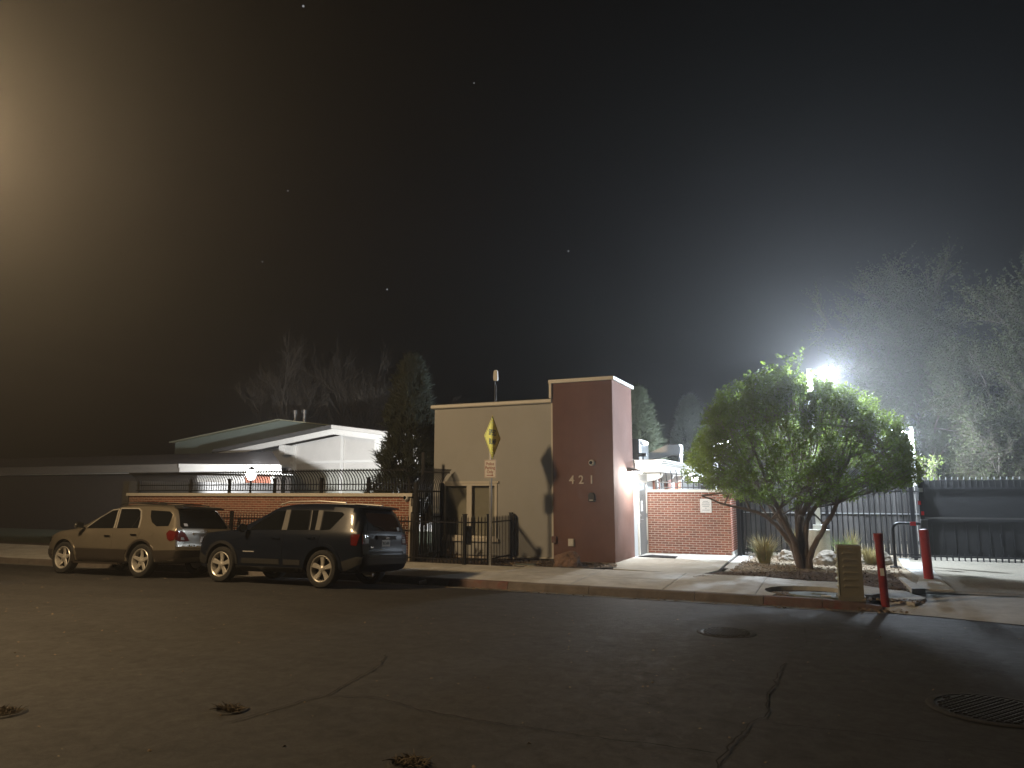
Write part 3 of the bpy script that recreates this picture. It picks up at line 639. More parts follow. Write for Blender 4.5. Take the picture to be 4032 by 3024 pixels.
MB().box(-.05,.05,-.05,.05,0,2.1).build('end_post','gate_metal',gt); MB().box(1.66,1.69,-.05,-.01,.42,.72).build('latch','black_metal',gt)
for i in range(28): obj('weave_line', bpy.data.meshes['weave_line'] if 'weave_line' in bpy.data.meshes else MB().box(-.004,.004,.018,.029,.20,.95).mesh('weave_line','gate_metal'), gt, (.2+i*.25,0,0))
MB().box(0,W_,-.06,.0,-.03,.0).build('track','gate_metal',gt)
# ---------------------------------------------------------------- buildings on the left
lwng = thing('low_wing', 'long low wing with dark shingled hip roof and pale fascia', 'building', (-30,23,0))
P(MB().box(-60,-19.9,22.7,23.0,-.2,2.75), 'wall', 'brick_shaded', lwng)
P(MB().prism([(-19.9,22.7),(-20.1,22.7),(-23.4,25.5),(-23.2,25.5)], lambda x,y:(x,y,-.2), lambda x,y:(x,y,2.75)), 'end_wall', 'brick_shaded', lwng)
P(MB().box(-20.56,-20.31,16.05,22.6,-.2,2.15), 'light_blocker', 'plastic_grey', lwng)  # added wall that keeps the yard lamp off the pavement at the left
def eave_z(x): return 2.96 if x < -24.84 else 2.96 - .13*(x+24.84)/5.3
rf_ = P(MB().add([(-60,22,2.97),(-24.84,22,2.97),(-19.54,22,2.84),(-23.2,25.5,3.62),(-60,25.5,3.62),(-60,29,2.9),(-26.5,29,2.9),(-19.54,22,2.6),(-23.2,25.5,3.3)], [(0,1,3,4),(1,2,3),(4,3,6,5),(2,7,8,3)]), 'roof', 'shingle', lwng)
P(MB().add([(-60,21.98,2.62),(-24.86,21.98,2.62),(-24.86,21.98,2.96),(-60,21.98,2.96),(-60,22.05,2.62),(-24.86,22.05,2.62),(-24.86,22.05,2.96),(-60,22.05,2.96)], [(0,1,2,3),(4,7,6,5),(0,4,5,1),(3,2,6,7),(1,5,6,2),(0,3,7,4)]), 'fascia', 'fascia_dimmed', lwng)
P(MB().box(-60,-24.86,21.93,21.978,2.80,2.955), 'gutter_board', 'fascia_dimmed', lwng)
def lean(x0,x1,y0,y1,za,zb): # box whose top and bottom follow the drooping eave
    V = [(x,y,eave_z(x)+z) for z in (za,zb) for x,y in ((x0,y0),(x1,y0),(x1,y1),(x0,y1))]
    return MB().add(V, [(0,3,2,1),(4,5,6,7),(0,1,5,4),(1,2,6,5),(2,3,7,6),(3,0,4,7)])
P(lean(-24.84,-19.54,21.95,22.05,-.36,-.005), 'fascia', 'white_paint', lwng)
P(lean(-24.80,-19.48,21.86,21.948,-.16,.0), 'gutter_board', 'white_paint', lwng)
P(lean(-24.84,-19.54,22.06,22.7,-.37,-.34), 'soffit', 'white_paint', lwng); P(MB().box(-60,-24.86,22.06,22.7,2.60,2.63), 'soffit', 'cream_trim', lwng)
P(MB().box(-21.9,-20.55,22.62,22.695,.1,2.58), 'brick_panel', 'brick', lwng)
for x in (-22.05,-20.5): P(MB().box(x-.05,x+.05,22.58,22.694,.1,2.58), 'pilaster', 'white_paint', lwng)
for i in range(5): P(MB().box(-24.6+i*.5,-24.14+i*.5,22.66,22.694,.3,2.5), 'wall_panel', 'white_wall', lwng)
# large gabled hall
hall = thing('gabled_hall', 'white gabled hall with broad fascia behind the fence', 'building', (-21.4,30,0))
GX, GZ, SL = -21.44, 4.78, .135
def gz(x): return GZ - SL*abs(x-GX)
P(MB().prism([(-26.5,-.2),(-14.6,-.2),(-14.6,gz(-14.6)-.25),(GX,GZ-.25),(-26.5,gz(-26.5)-.25)], lambda x,z:(x,28.4,z), lambda x,z:(x,40,z)), 'wall', 'white_wall', hall)
P(MB().prism([(-28.8,gz(-28.8)-.0),(GX,GZ),(-14.1,gz(-14.1)),(-14.1,gz(-14.1)+.16),(GX,GZ+.16),(-28.8,gz(-28.8)+.16)], lambda x,z:(x,27.45,z), lambda x,z:(x,41,z)), 'roof', 'shingle', hall)
for s in (1,-1):
    xe = -28.8 if s == 1 else -14.1
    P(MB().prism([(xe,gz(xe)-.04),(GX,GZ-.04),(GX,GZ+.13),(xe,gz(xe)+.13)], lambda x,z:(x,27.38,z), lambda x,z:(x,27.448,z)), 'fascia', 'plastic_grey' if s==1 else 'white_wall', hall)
    P(MB().prism([(xe+.3*s,gz(xe)-.26),(GX,GZ-.30),(GX,GZ-.045),(xe+.3*s,gz(xe)-.01)], lambda x,z:(x,27.50,z), lambda x,z:(x,27.60,z)), 'verge_board', 'white_paint', hall)
P(MB().box(-24.6,-14.6,28.32,28.395,3.18,3.30), 'band', 'white_paint', hall)
for x in (-24.35,-21.5,-18.75,-16.2): P(MB().box(x-.09,x+.09,28.33,28.398,-.1,3.175), 'pilaster', 'white_paint', hall); P(MB().box(x-.08,x+.08,28.34,28.398,3.305,gz(x)-.27), 'pilaster', 'white_paint', hall)
for x in (-24.55,-19.0): P(MB().box(x-.18,x+.18,27.65,28.32,gz(x)-.74,gz(x)-.30), 'beam_end', 'white_paint', hall)
for i in range(12):
    for c in range(8):
        pass
P(MB().box(-24.2,-18.85,28.36,28.397,.2,2.9), 'block_wall', 'block', hall); P(MB().box(-18.65,-16.3,28.36,28.397,.2,2.9), 'block_wall', 'cream', hall)
far = thing('far_hall', 'distant hall with pale green gable behind the white hall', 'building', (-29,36,0))
def fz(x): return 5.88 - .126*abs(x+29.1)
P(MB().prism([(-37.4,4.84),(-29.1,5.88),(-20.8,4.84),(-20.8,0),(-37.4,0)], lambda x,z:(x,32.6,z), lambda x,z:(x,44,z)), 'gable_wall', 'metal_roof', far)
for a,b in ((-37.6,-29.1),(-29.1,-20.6)): P(MB().prism([(a,fz(a)+.01),(b,fz(b)+.01),(b,fz(b)+.075),(a,fz(a)+.075)], lambda x,z:(x,32.3,z), lambda x,z:(x,44.2,z)), 'roof_slope', 'roof_edge_lit', far)
for i, x in enumerate((-29.3,-28.6)):
    P(MB().tube([(x,34,5.7),(x,34,6.55)], .10, 12).tube([(x,34,6.4),(x,34,6.62)], .16, 12), 'flue', 'galv', far)

# ---------------------------------------------------------------- lamps
def flood_pole(x, y, h, label, glabel, armdir, energy, base=True, tilt=40, lens=(.46,.30)):
    t = thing('lamp_post', label, 'lamp', (x,y,.1))
    z0 = 0
    if base:
        MB().cyl((0,0,-.1),.27,.80,24).build('concrete_base','pad_concrete',t,True); MB().cyl((0,0,.70),.275,.03,24).build('base_rim','pad_concrete',t,True)
        MB().box(-.13,.13,-.13,.13,.73,.85).build('base_cover','white_paint',t); z0 = .75
    MB().box(-.062,.062,-.062,.062,z0,h).build('pole','white_paint',t)
    a = Vector((math.cos(armdir), math.sin(armdir), 0))
    MB().tube([(0,0,h-.20),tuple(a*.18+Vector((0,0,h-.16)))], .028, 8).build('arm','galv',t)
    hd = obj('head', MB().box(-.04,.50,-.20,.20,-.05,.06).mesh('head','plastic_grey'), t, tuple(a*.16+Vector((0,0,h-.12))), (0,R(tilt)*-1,armdir))
    obj('lens', MB().box(.02,.02+lens[0]*.95,-lens[1]*.6,lens[1]*.6,-.075,-.052).mesh('lens','lamp_cool'), hd)
    light('flood_light','POINT',energy,COOL,hd,(.26,0,-.20),.16)
    return t
flood_pole(-.52,21.0,5.02,'white lamp post with bright flood lamp behind the leafy tree',None,R(-22),P_POLE,True,12,(.34,.24))
flood_pole(2.22,26.0,3.75,'white lamp post beside the gate with a small lit lamp',None,R(200),P_POLE*.40,False,10,(.26,.2))
flood_pole(-3.98,27.0,3.62,'lamp post seen through the left of the tree crown',None,R(-15),P_POLE*.35,False,10,(.40,.3))
yl = thing('wall_lamp', 'bright wall lamp under the canopy behind the short brick wall', 'lamp', (-4.36,24.9,2.33)); MB().box(-.06,.06,-.12,.12,-.04,.02).build('back_box','plastic_grey',yl); MB().lathe([(0,-.18),(.08,-.16),(.11,-.09),(.11,-.04),(0,-.04)],16,'z').build('globe','lamp_cool',yl,True)
light('yard_light','POINT',200,COOL,yl,(.20,-.2,-.26),.08)
pl_ = thing('yard_lamp', 'bright globe lamp on a post behind the long wall', 'lamp', (-18.05,18.9,.0)); MB().tube([(0,0,0),(0,0,2.2)],[.05,.04],10).build('post','black_metal',pl_,True); MB().lathe([(0,2.20),(.09,2.22),(.15,2.30),(.17,2.40),(.14,2.50),(.07,2.56),(0,2.57)],20).build('globe','lamp_cool',pl_,True); MB().lathe([(0,2.58),(.08,2.58),(.10,2.55),(.07,2.62),(0,2.66)],16).build('cap','black_metal',pl_,True)
yo = light('yard_light','SPOT',P_YARD,(.95,.97,1.0),pl_,(-.05,.12,2.80),.10,spot_size=R(172),spot_blend=.35)
yo.rotation_euler = Vector((-.25,1,.06)).to_track_quat('-Z','Y').to_euler()
# sodium street lamp over the street, just left of the frame
st = thing('street_lamp', 'tall cobra head street lamp casting warm light over the parked cars', 'lamp', (-13.75,1.2,-.12))
MB().lathe([(.16,0),(.16,.12),(.11,.2),(.075,4),(.06,7.4),(0,7.4)],16).build('pole','galv',st,True)
MB().tube([(0,0,7.2),(.25,.9,7.55),(.7,2.4,7.72),(1.15,3.7,7.74)],[.05,.045,.04,.035],10).build('arm','galv',st,True)
MB().prism([(-.14,3.55),(.14,3.55),(.17,3.9),(.12,4.35),(-.12,4.35),(-.17,3.9)], lambda x,y:(x+1.28,y,7.66), lambda x,y:(x*.6+1.28,y,7.84)).build('head','plastic_grey',st)
MB().lathe([(0,-.10),(.07,-.08),(.12,-.02),(.13,0)],16,'z',(1.32,4.05,7.655)).build('lens','lamp_warm',st,True)
light('street_light','POINT',P_SODIUM,SODIUM,st,(1.33,4.1,7.44),.38)

# ---------------------------------------------------------------- signs
sn = thing('street_sign', 'galvanised post with yellow diamond sign and white parking sign', 'sign', (-7.58,15.77,.08))
MB().box(-.028,.028,-.028,.028,-.1,3.35).build('post','galv',sn)
for i in range(34): obj('post_hole', bpy.data.meshes['post_hole'] if 'post_hole' in bpy.data.meshes else MB().box(-.006,.006,-.0295,-.0285,-.006,.006).mesh('post_hole','ink_black'), sn, (0,0,.1+i*.055))
D = .50; H = .535; zc = 3.03
dmd = obj('diamond_plate', MB().prism([(-D,0),(0,-H),(D,0),(0,H)], lambda a,z:(0,a,z), lambda a,z:(.004,a,z)).mesh('diamond_plate','sign_yellow'), sn, (.032,.02,zc), (0,0,R(2)))
def ring(k0,k1,m,x): 
    a=[(-D*k0,0),(0,-H*k0),(D*k0,0),(0,H*k0)]; b=[(-D*k1,0),(0,-H*k1),(D*k1,0),(0,H*k1)]
    return MB().add([(x,p[0],p[1]) for p in a]+[(x,p[0],p[1]) for p in b], [(i,(i+1)%4,4+(i+1)%4,4+i) for i in range(4)]).mesh('border',m)
obj('border', ring(.955,.925,'ink_black',.0062), dmd)
for s_, zz in (('SPEED',.110),('BUMP',-.110)):
    obj('lettering', text_mesh(s_, .195, 'ink_black', .0015, .86), dmd, (.0062,0,zz), (PI/2,0,PI/2))
for zz in (.36,-.36): obj('bolt', MB().lathe([(0,.006),(.012,.005),(.014,0)],8,'x').mesh('bolt','galv'), dmd, (.0045,0,zz))
pk = obj('parking_plate', MB().box(-.152,.152,-.004,0,-.215,.215).mesh('parking_plate','sign_white'), sn, (0,-.032,2.275))
def rect_ring(a,b,w,m,y): return MB().box(-a,a,y,y+.001,b-w,b).box(-a,a,y,y+.001,-b,-b+w).box(-a,-a+w,y,y+.001,-b+w,b-w).box(a-w,a,y,y+.001,-b+w,b-w).mesh('border',m)
obj('border', rect_ring(.142,.205,.006,'ink_red',-.0062), pk)
for s_, zz in (('Police',.115),('Parking',.02),('Only',-.075)): obj('lettering', text_mesh(s_, .105, 'ink_red', .001, .82), pk, (0,-.0062,zz), (PI/2,0,0))
obj('arrow', MB().prism([(-.09,-.008),(.05,-.008),(.05,-.022),(.095,0),(.05,.022),(.05,.008),(-.09,.008)], lambda x,z:(x,-.0066,z), lambda x,z:(x,-.0052,z)).mesh('arrow','ink_red'), pk, (0,0,-.155))
ws = thing('notice_sign', 'white notice plate with faint print on the short brick wall', 'sign', (-3.36,20.735,1.43))
MB().box(-.155,.155,-.012,0,-.19,.19).build('plate','sign_white',ws)
for i,(w,z) in enumerate(((.07,.12),(.10,.075),(.11,.025),(.09,-.02),(.02,-.07),(.10,-.12))): MB().box(-w,w,-.0145,-.0125,z-.008,z+.008).build('print_line','ink_grey',ws)

# ---------------------------------------------------------------- street furniture on the right
pd = thing('utility_pedestal', 'tan ribbed plastic utility cabinet at the kerb', 'utility cabinet', (.10,13.93,.02), R(6))
MB().box(-.21,.21,-.17,.17,-.05,.05).build('base','pedestal',pd)
body = MB().prism([(-.185,-.13),(.185,-.15),(.195,.0),(.185,.14),(-.185,.14),(-.195,.0)], lambda x,y:(x,y,.05), lambda x,y:(x*.97,y*.97,.84)).build('shell','pedestal',pd)
MB().prism([(-.19,-.135),(.19,-.155),(.20,.0),(.19,.145),(-.19,.145),(-.20,.0)], lambda x,y:(x,y,.842), lambda x,y:(x*.9,y*.85,.885)).build('lid','pedestal',pd)
for i in range(6):
    z = .20+i*.108
    MB().prism([(-.125,0),(.145,0),(.12,.045),(-.10,.045)], lambda x,zz,z=z:(x,-.1365,z+zz), lambda x,zz,z=z:(x*.9,-.153,z+zz*.45)).build('rib','pedestal',pd)
    MB().prism([(-.13,0),(.13,0),(.10,.04),(-.10,.04)], lambda y,zz,z=z:(-.188,y,z+zz), lambda y,zz,z=z:(-.222,y*.9,z+zz*.3)).build('rib','pedestal_edge',pd)
MB().box(-.196,-.186,-.14,-.118,.06,.84).build('corner_trim','pedestal_edge',pd)
def bollard(x,y,h,r,label,m,rot,cap):
    b = thing('bollard', label, 'bollard', (x,y,.02), rot=rot, group='red steel bollards')
    MB().cyl((0,0,-.1),r,h+.1,24).build('pipe',m,b,True)
    if cap: MB().lathe([(0,h-.02),(r*.8,h-.02),(r*.82,h-.12),(r*1.16,h-.12),(r*1.16,h),(r*.9,h+.005),(r*.86,h-.02)],24).build('collar',m,b,True); MB().box(-.03,.03,-r-.004,-r+.01,.42,.54).build('tape','paper',b)
    else: MB().lathe([(r,h),(r*.85,h+.012),(0,h+.02)],24).build('cap','red_dark',b,True)
bollard(.60,13.72,1.10,.064,'dark red pipe bollard with open collar near the utility cabinet','red_dark',(0,R(-1.6),0),True)
bollard(1.57,17.1,1.02,.088,'bright red bollard in front of the gate end','red_paint',(0,R(-1.4),0),False)
hb = thing('barrier_pipe', 'black bent pipe barrier with red reflectors and card reader', 'barrier', (1.12,19.35,.08))
MB().tube([(0,0,0),(0,0,.86)]+[(.14-.14*math.cos(a),0,.86+.14*math.sin(a)) for a in np.linspace(.2,PI/2,6)]+[(.66,0,1.0)], .036, 12).build('pipe','black_metal',hb,True)
MB().cyl((0,0,-.01),.12,.03,16).build('base_plate','gate_metal',hb); MB().box(.36,.48,-.045,-.03,.955,1.045).build('reflector','reflector',hb)
rd = MB().box(.58,.72,-.09,.05,.90,1.09).build('card_reader','plastic_grey',hb); 
vp = thing('reflector_post', 'dark upright steel post dotted with red reflectors at the gate', 'post', (1.78,19.75,.08)); MB().box(-.045,.045,-.045,.045,0,2.05).build('shaft','gate_metal',vp); MB().box(-.03,.05,-.08,-.046,1.72,1.82).build('sensor','steel_light',vp)
for x,z in ((-.04,1.47),(.01,1.23),(.03,1.02),(.035,.74),(.0,.46)): MB().box(x-.03,x+.03,-.062,-.047,z-.045,z+.045).build('reflector','reflector',vp)
MB().box(-.28,.9-1.0,-.02,.02,.19,.23).build('low_rail','gate_metal',vp)
vb = thing('vault_lid', 'grey green plastic vault lid sunk in the pavement', 'vault lid', (-.35,14.12,.0))
MB().prism([(.58*math.cos(a),.36*math.sin(a)) for a in np.linspace(0,2*PI,25)[:-1]], lambda x,y:(x,y,-.05), lambda x,y:(x*.96,y*.96,.035)).build('lid','plastic_green',vb); MB().box(-.02,.14,-.26,-.20,.036,.05).build('label_plate','paper',vb)
MB().prism([(-.25,-.05),(.05,-.1),(.1,.05),(-.2,.1)], lambda x,y:(x,y,.02), lambda x,y:(x*.6,y*.6,.05)).build('lid_boss','plastic_green',vb)
poly_sheet('vault_soil', [(p[0],p[1]) for p in arc]+[(.42,13.64)], lambda x,y: -.005+.012*noise.noise((x*6,y*6,0)), 'soil', 'soil ring around the sunken vault lid')
scatter_chips('vault_litter', 'dry leaves around the sunken vault lid', lambda x,y: (x+.95)**2*2+(y-14.05)**2*4 < .5, (-1.4,.2,13.7,14.7), lambda x,y:.0, 260, 'chip', (.05,.02,.012))
ul = thing('meter_box', 'flat pale meter box lid in the soil below the cream wall', 'meter box', (-6.85,16.15,.10), R(8)); MB().box(-.24,.24,-.15,.15,-.05,.02).build('lid','plastic_green',ul); MB().box(-.26,.26,-.17,.17,-.06,.005).build('frame','concrete',ul)
rough_rock('boulder','rock_red',(.34,.27,.28),3.1,None,(-5.88,16.45,.06)); tag(bpy.data.objects['boulder'],'rounded reddish boulder at the foot of the tower','boulder')
b2 = rough_rock('boulder','rock_pale',(.34,.26,.25),8.4,None,(-.30,19.55,.06)); tag(b2,'pale boulder behind the tree trunk','boulder')
b3 = rough_rock('boulder','rock_pale',(.36,.24,.24),5.4,None,(.80,20.2,.06)); tag(b3,'pale boulder between grass tufts by the steel fence','boulder')
b4 = rough_rock('boulder','rock_pale',(.25,.2,.2),1.4,None,(-1.3,20.4,.06)); tag(b4,'small pale boulder behind the dry grass tuft','boulder')
# drain grates in the road
def grate(x,y,r,label):
    g = thing('manhole_cover', label, 'manhole', (x,y,road_z(x,y)))
    MB().lathe([(r*1.02,.0),(r*1.02,.014),(r*1.14,.014),(r*1.18,.006)],40).build('ring','asphalt',g,True)
    MB().cyl((0,0,-.01),r*1.02,.018,40).build('plate','iron',g)
    k = 0; me = MB().prism([(-.021,-.014),(.021,-.014),(.021,.014),(-.021,.014)], lambda a,b:(a,b,.008), lambda a,b:(a*.7,b*.7,.020)).mesh('stud','iron')
    n = int(r/.05)
    for i in range(-n,n+1):
        for j in range(-n-3,n+4):
            a = i*.056 + (.028 if j % 2 else 0); b = j*.040
            if a*a+b*b < (r*.93)**2: obj('stud', me, g, (a,b,0))
grate(-1.36,9.55,.30,'round studded manhole cover in the middle of the street'); grate(1.02,7.05,.40,'large round studded manhole cover at the right edge')
def straw_hole(x,y,r,label,seed):
    g = thing('utility_cover', label, 'utility cover', (x,y,road_z(x,y)))
    MB().lathe([(r*.9,.004),(r*.95,.012),(r*1.15,.012),(r*1.25,.0)],24).build('rim','asphalt',g,True); MB().cyl((0,0,-.02),r*.93,.025,24).build('recess','crack',g)
    rs = np.random.default_rng(seed); mb = MB()
    for i in range(110):
        a = rs.uniform(0,2*PI); q = r*.85*math.sqrt(rs.random()); p = Vector((q*math.cos(a)*1.1,q*math.sin(a)*.8,.01)); d = Vector((rs.normal(),rs.normal()*.6,rs.uniform(-.1,.35))).normalized()*rs.uniform(.03,.10)
        mb.tube([p, p+d*.5+Vector((0,0,.008)), p+d], [.003,.003,.001], 3)
    s = mb.build('straw','straw',g); tag(s, kind='stuff')
straw_hole(-4.47,4.60,.115,'small sunken cover filled with dry straw, left of centre',1); straw_hole(-6.02,3.82,.13,'small sunken cover filled with dry straw at the left edge',2); straw_hole(-2.58,4.20,.115,'small sunken cover filled with dry straw at the bottom edge',3)
cp = thing('paper_cup', 'crumpled clear cup lying in the gutter behind the dark car', 'cup', (-8.02,13.30,road_z(-8,13.3)+.05), rot=(0,R(82),R(40))); MB().lathe([(0,0),(.035,0),(.047,.13),(.050,.13),(.050,.137),(.044,.137),(.033,.004)],16).build('cup_wall','paper',cp,True); MB().lathe([(0,.139),(.048,.139),(.05,.146),(0,.15)],16).build('lid','paper',cp,True)
# ---------------------------------------------------------------- cars
def pchip(xs, ys):
    xs = np.array(xs, float); ys = np.array(ys, float); h = np.diff(xs); d = np.diff(ys)/h; m = np.zeros(len(xs))
    for i in range(1, len(xs)-1):
        if d[i-1]*d[i] > 0: w1 = 2*h[i]+h[i-1]; w2 = h[i]+2*h[i-1]; m[i] = (w1+w2)/(w1/d[i-1]+w2/d[i])
    m[0], m[-1] = d[0], d[-1]
    def f(x):
        x = min(max(x, xs[0]), xs[-1]); i = min(max(np.searchsorted(xs, x)-1, 0), len(h)-1); t = (x-xs[i])/h[i]
        return float((1+2*t)*(1-t)**2*ys[i] + t*(1-t)**2*h[i]*m[i] + t*t*(3-2*t)*ys[i+1] + t*t*(t-1)*h[i]*m[i+1])
    return f
def resample(pts, n):
    P_ = [Vector(p) for p in pts]; out = []
    for i in range(len(P_)-1):
        p0 = P_[max(i-1,0)]; p1 = P_[i]; p2 = P_[i+1]; p3 = P_[min(i+2,len(P_)-1)]
        for k in range(8):
            t = k/8; out.append(.5*((2*p1)+(p2-p0)*t+(2*p0-5*p1+4*p2-p3)*t*t+(3*p1-p0-3*p2+p3)*t**3))
    out.append(P_[-1]); L_ = [0]
    for a, b in zip(out[:-1], out[1:]): L_.append(L_[-1]+(b-a).length)
    res = []; j = 0
    for k in range(n):
        s = L_[-1]*k/(n-1)
        while j < len(L_)-2 and L_[j+1] < s: j += 1
        t = (s-L_[j])/max(1e-9, L_[j+1]-L_[j]); res.append(out[j].lerp(out[j+1], t))
    return res
class Car:
    def __init__(s, sp):
        s.sp = sp; top = pchip(*zip(*sorted(sp['top']))); bot = pchip(*zip(*sorted(sp['bottom']))); wid = pchip(*zip(*sorted(sp['width']))); belt = pchip(*zip(*sorted(sp['belt'])))
        s.top = top; x0, x1 = sp['x0'], sp['x1']
        st = sorted(set(np.round(np.concatenate([np.linspace(x0,x0+.12,13), np.linspace(x0+.12,x0+.5,20), np.linspace(x0+.5,x1-.2,66), np.linspace(x1-.2,x1,14)]),4)))
        K = 30; V = []; F = []
        for x in st:
            zt, zb, w, zB = top(x), bot(x), wid(x), belt(x)
            zs = min(zB, zt-.02); g = min(1, max(0, (zt-zB)/.42)); wr = w*(.905-.165*g); e = .055*g+.012; zu = max(zs+.004, zt-e)
            pts = [(0,zb),(.70*w,zb),(.92*w,zb+.03),(.972*w,zb+.12),(.994*w,zb+.45*(zs-zb)),(w,zb+.64*(zs-zb)),(.985*w,zb+.88*(zs-zb)),(.955*w,zs)]
            if zu-zs > .05: pts += [(.94*w+(wr-.94*w)*.30, zs+(zu-zs)*.33),(.94*w+(wr-.94*w)*.64, zs+(zu-zs)*.68)]
            pts += [(wr,zu),(wr-.09,zt-.020*g-.004),(.45*w,zt-.002),(0,zt)]
            h = resample(pts, K)
            loop = [(x,p.x,p.y) for p in h] + [(x,-p.x,p.y) for p in h[-2:0:-1]]
            V += loop
        n = 2*K-2
        for i in range(len(st)-1):
            for j in range(n): F.append((i*n+j, i*n+(j+1)%n, (i+1)*n+(j+1)%n, (i+1)*n+j))
        F += [tuple(range(n)), tuple((len(st)-1)*n+j for j in range(n))[::-1]]
        mb = MB(); mb.add(V, F); me = mb.mesh('body', [sp['paint'],'well'])
        bm = bmesh.new(); bm.from_mesh(me); s.bvh = BVHTree.FromBMesh(bm); bm.free()
        o = obj('tmp', me); cut = MB()
        for wx in (0, sp['wb']):
            for sd in (1,-1): cut.tube([(wx,sd*.52,sp['wr']+.01),(wx,sd*1.3,sp['wr']+.01)], sp['arch'], 40)
        co = cut.build('tmpcut','well'); md = o.modifiers.new('b','BOOLEAN'); md.object = co; md.operation = 'DIFFERENCE'; md.solver = 'EXACT'
        bpy.context.view_layer.update(); s.body = bpy.data.meshes.new_from_object(o.evaluated_get(bpy.context.evaluated_depsgraph_get())); s.body.name = 'body'
        bpy.data.objects.remove(o); bpy.data.objects.remove(co)
        s.body.materials.clear(); s.body.materials.append(M[sp['paint']]); s.body.materials.append(M['well'])
        for p in s.body.polygons:
            c = p.center; p.material_index = 0; p.use_smooth = True
            for wx in (0, sp['wb']):
                r = math.hypot(c.x-wx, c.z-sp['wr']-.01)
                if r < sp['arch']+.003 and abs(c.y) < wid(c.x)-.012: p.material_index = 1
        s.body.set_sharp_from_angle(angle=R(38))
    def hit(s, mode, a, b):
        o, d = {'L':((a,3,b),(0,-1,0)),'R':((a,-3,b),(0,1,0)),'B':((-5,a,b),(1,0,0)),'F':((7,a,b),(-1,0,0)),'T':((a,b,4),(0,0,-1))}[mode]
        p, n, i, q = s.bvh.ray_cast(Vector(o), Vector(d))
        if p is None: p, n, i, q = s.bvh.find_nearest(Vector(o)+Vector(d)*(3 if mode in 'LRT' else 5)); 
        if n.dot(Vector(d)) > 0: n = -n
        return p, n
    def patch(s, mode, poly, name, m, parent, off=.006, res=.05, fl=.014, smooth=True):
        dense = []
        for i, a in enumerate(poly):
            b = poly[(i+1)%len(poly)]; k = max(1, int(math.dist(a,b)/res)); dense += [(a[0]+(b[0]-a[0])*t/k, a[1]+(b[1]-a[1])*t/k) for t in range(k)]
        nb = len(dense); pts = [Vector(p) for p in dense]
        def inside(x,y):
            c = False; j = nb-1
            for i in range(nb):
                if (dense[i][1]>y) != (dense[j][1]>y) and x < (dense[j][0]-dense[i][0])*(y-dense[i][1])/(dense[j][1]-dense[i][1])+dense[i][0]: c = not c
                j = i
            return c
        xs_ = [p[0] for p in dense]; ys_ = [p[1] for p in dense]
        for x in np.arange(min(xs_)+res/2, max(xs_), res):
            for y in np.arange(min(ys_)+res/2, max(ys_), res):
                if inside(x,y) and min((x-p[0])**2+(y-p[1])**2 for p in dense) > (res*.45)**2: pts.append(Vector((x,y)))
        r = delaunay_2d_cdt(pts, [], [list(range(nb))], 1, 1e-6)
        V = []; N = []
        for v in r[0]: p, n = s.hit(mode, v.x, v.y); V.append(p+n*off); N.append(n)
        F = [tuple(f) for f in r[2]]
        cnt = {}
        for f in F:
            for i in range(len(f)):
                e = (f[i], f[(i+1)%len(f)]); cnt[tuple(sorted(e))] = cnt.get(tuple(sorted(e)),0)+1
        mp = {}
        for e, c in cnt.items():
            if c == 1:
                q = []
                for v in e:
                    if v not in mp: mp[v] = len(V); V.append(V[v]-N[v]*fl)
                F.append((e[0],e[1],mp[e[1]],mp[e[0]]))
        mb = MB(); mb.add(V, F); me = mb.mesh(name, m); d = {'L':(0,1,0),'R':(0,-1,0),'B':(-1,0,0),'F':(1,0,0),'T':(0,0,1)}[mode]
        tot = sum((p.normal.dot(Vector(d))*p.area for p in me.polygons))
        if tot < 0: me.flip_normals()
        me.polygons.foreach_set('use_smooth',[smooth]*len(me.polygons)); me.set_sharp_from_angle(angle=R(50))
        return obj(name, me, parent)
    def ribbon(s, mode, pts, w, name, m, parent, off=.008, closed=False):
        P_ = []; pts = pts+[pts[0]] if closed else pts
        for a, b in zip(pts[:-1], pts[1:]):
            k = max(1, int(math.dist(a,b)/.05)); P_ += [(a[0]+(b[0]-a[0])*t/k, a[1]+(b[1]-a[1])*t/k) for t in range(k)]
        P_.append(pts[-1]); V = []
        for i, p in enumerate(P_):
            q = P_[min(i+1,len(P_)-1)]; o = P_[max(0,i-1)]; d = Vector((q[0]-o[0],q[1]-o[1])).normalized()
            for sg_ in (-1,1):
                h, n = s.hit(mode, p[0]-d.y*w/2*sg_, p[1]+d.x*w/2*sg_); V += [h+n*off, h-n*.01]
        F = []
        for i in range(len(P_)-1):
            a = 4*i; b = a+4; F += [(a,b,b+2,a+2),(a+1,a,a+2,a+3)[:0] or (a,a+1,b+1,b),(a+2,b+2,b+3,a+3)]
        return obj(name, MB().add(V,F).mesh(name,m), parent)
def arc_pts(cx, cz, r, a0, a1, n=12): return [(cx+r*math.cos(R(a)), cz+r*math.sin(R(a))) for a in np.linspace(a0,a1,n)]
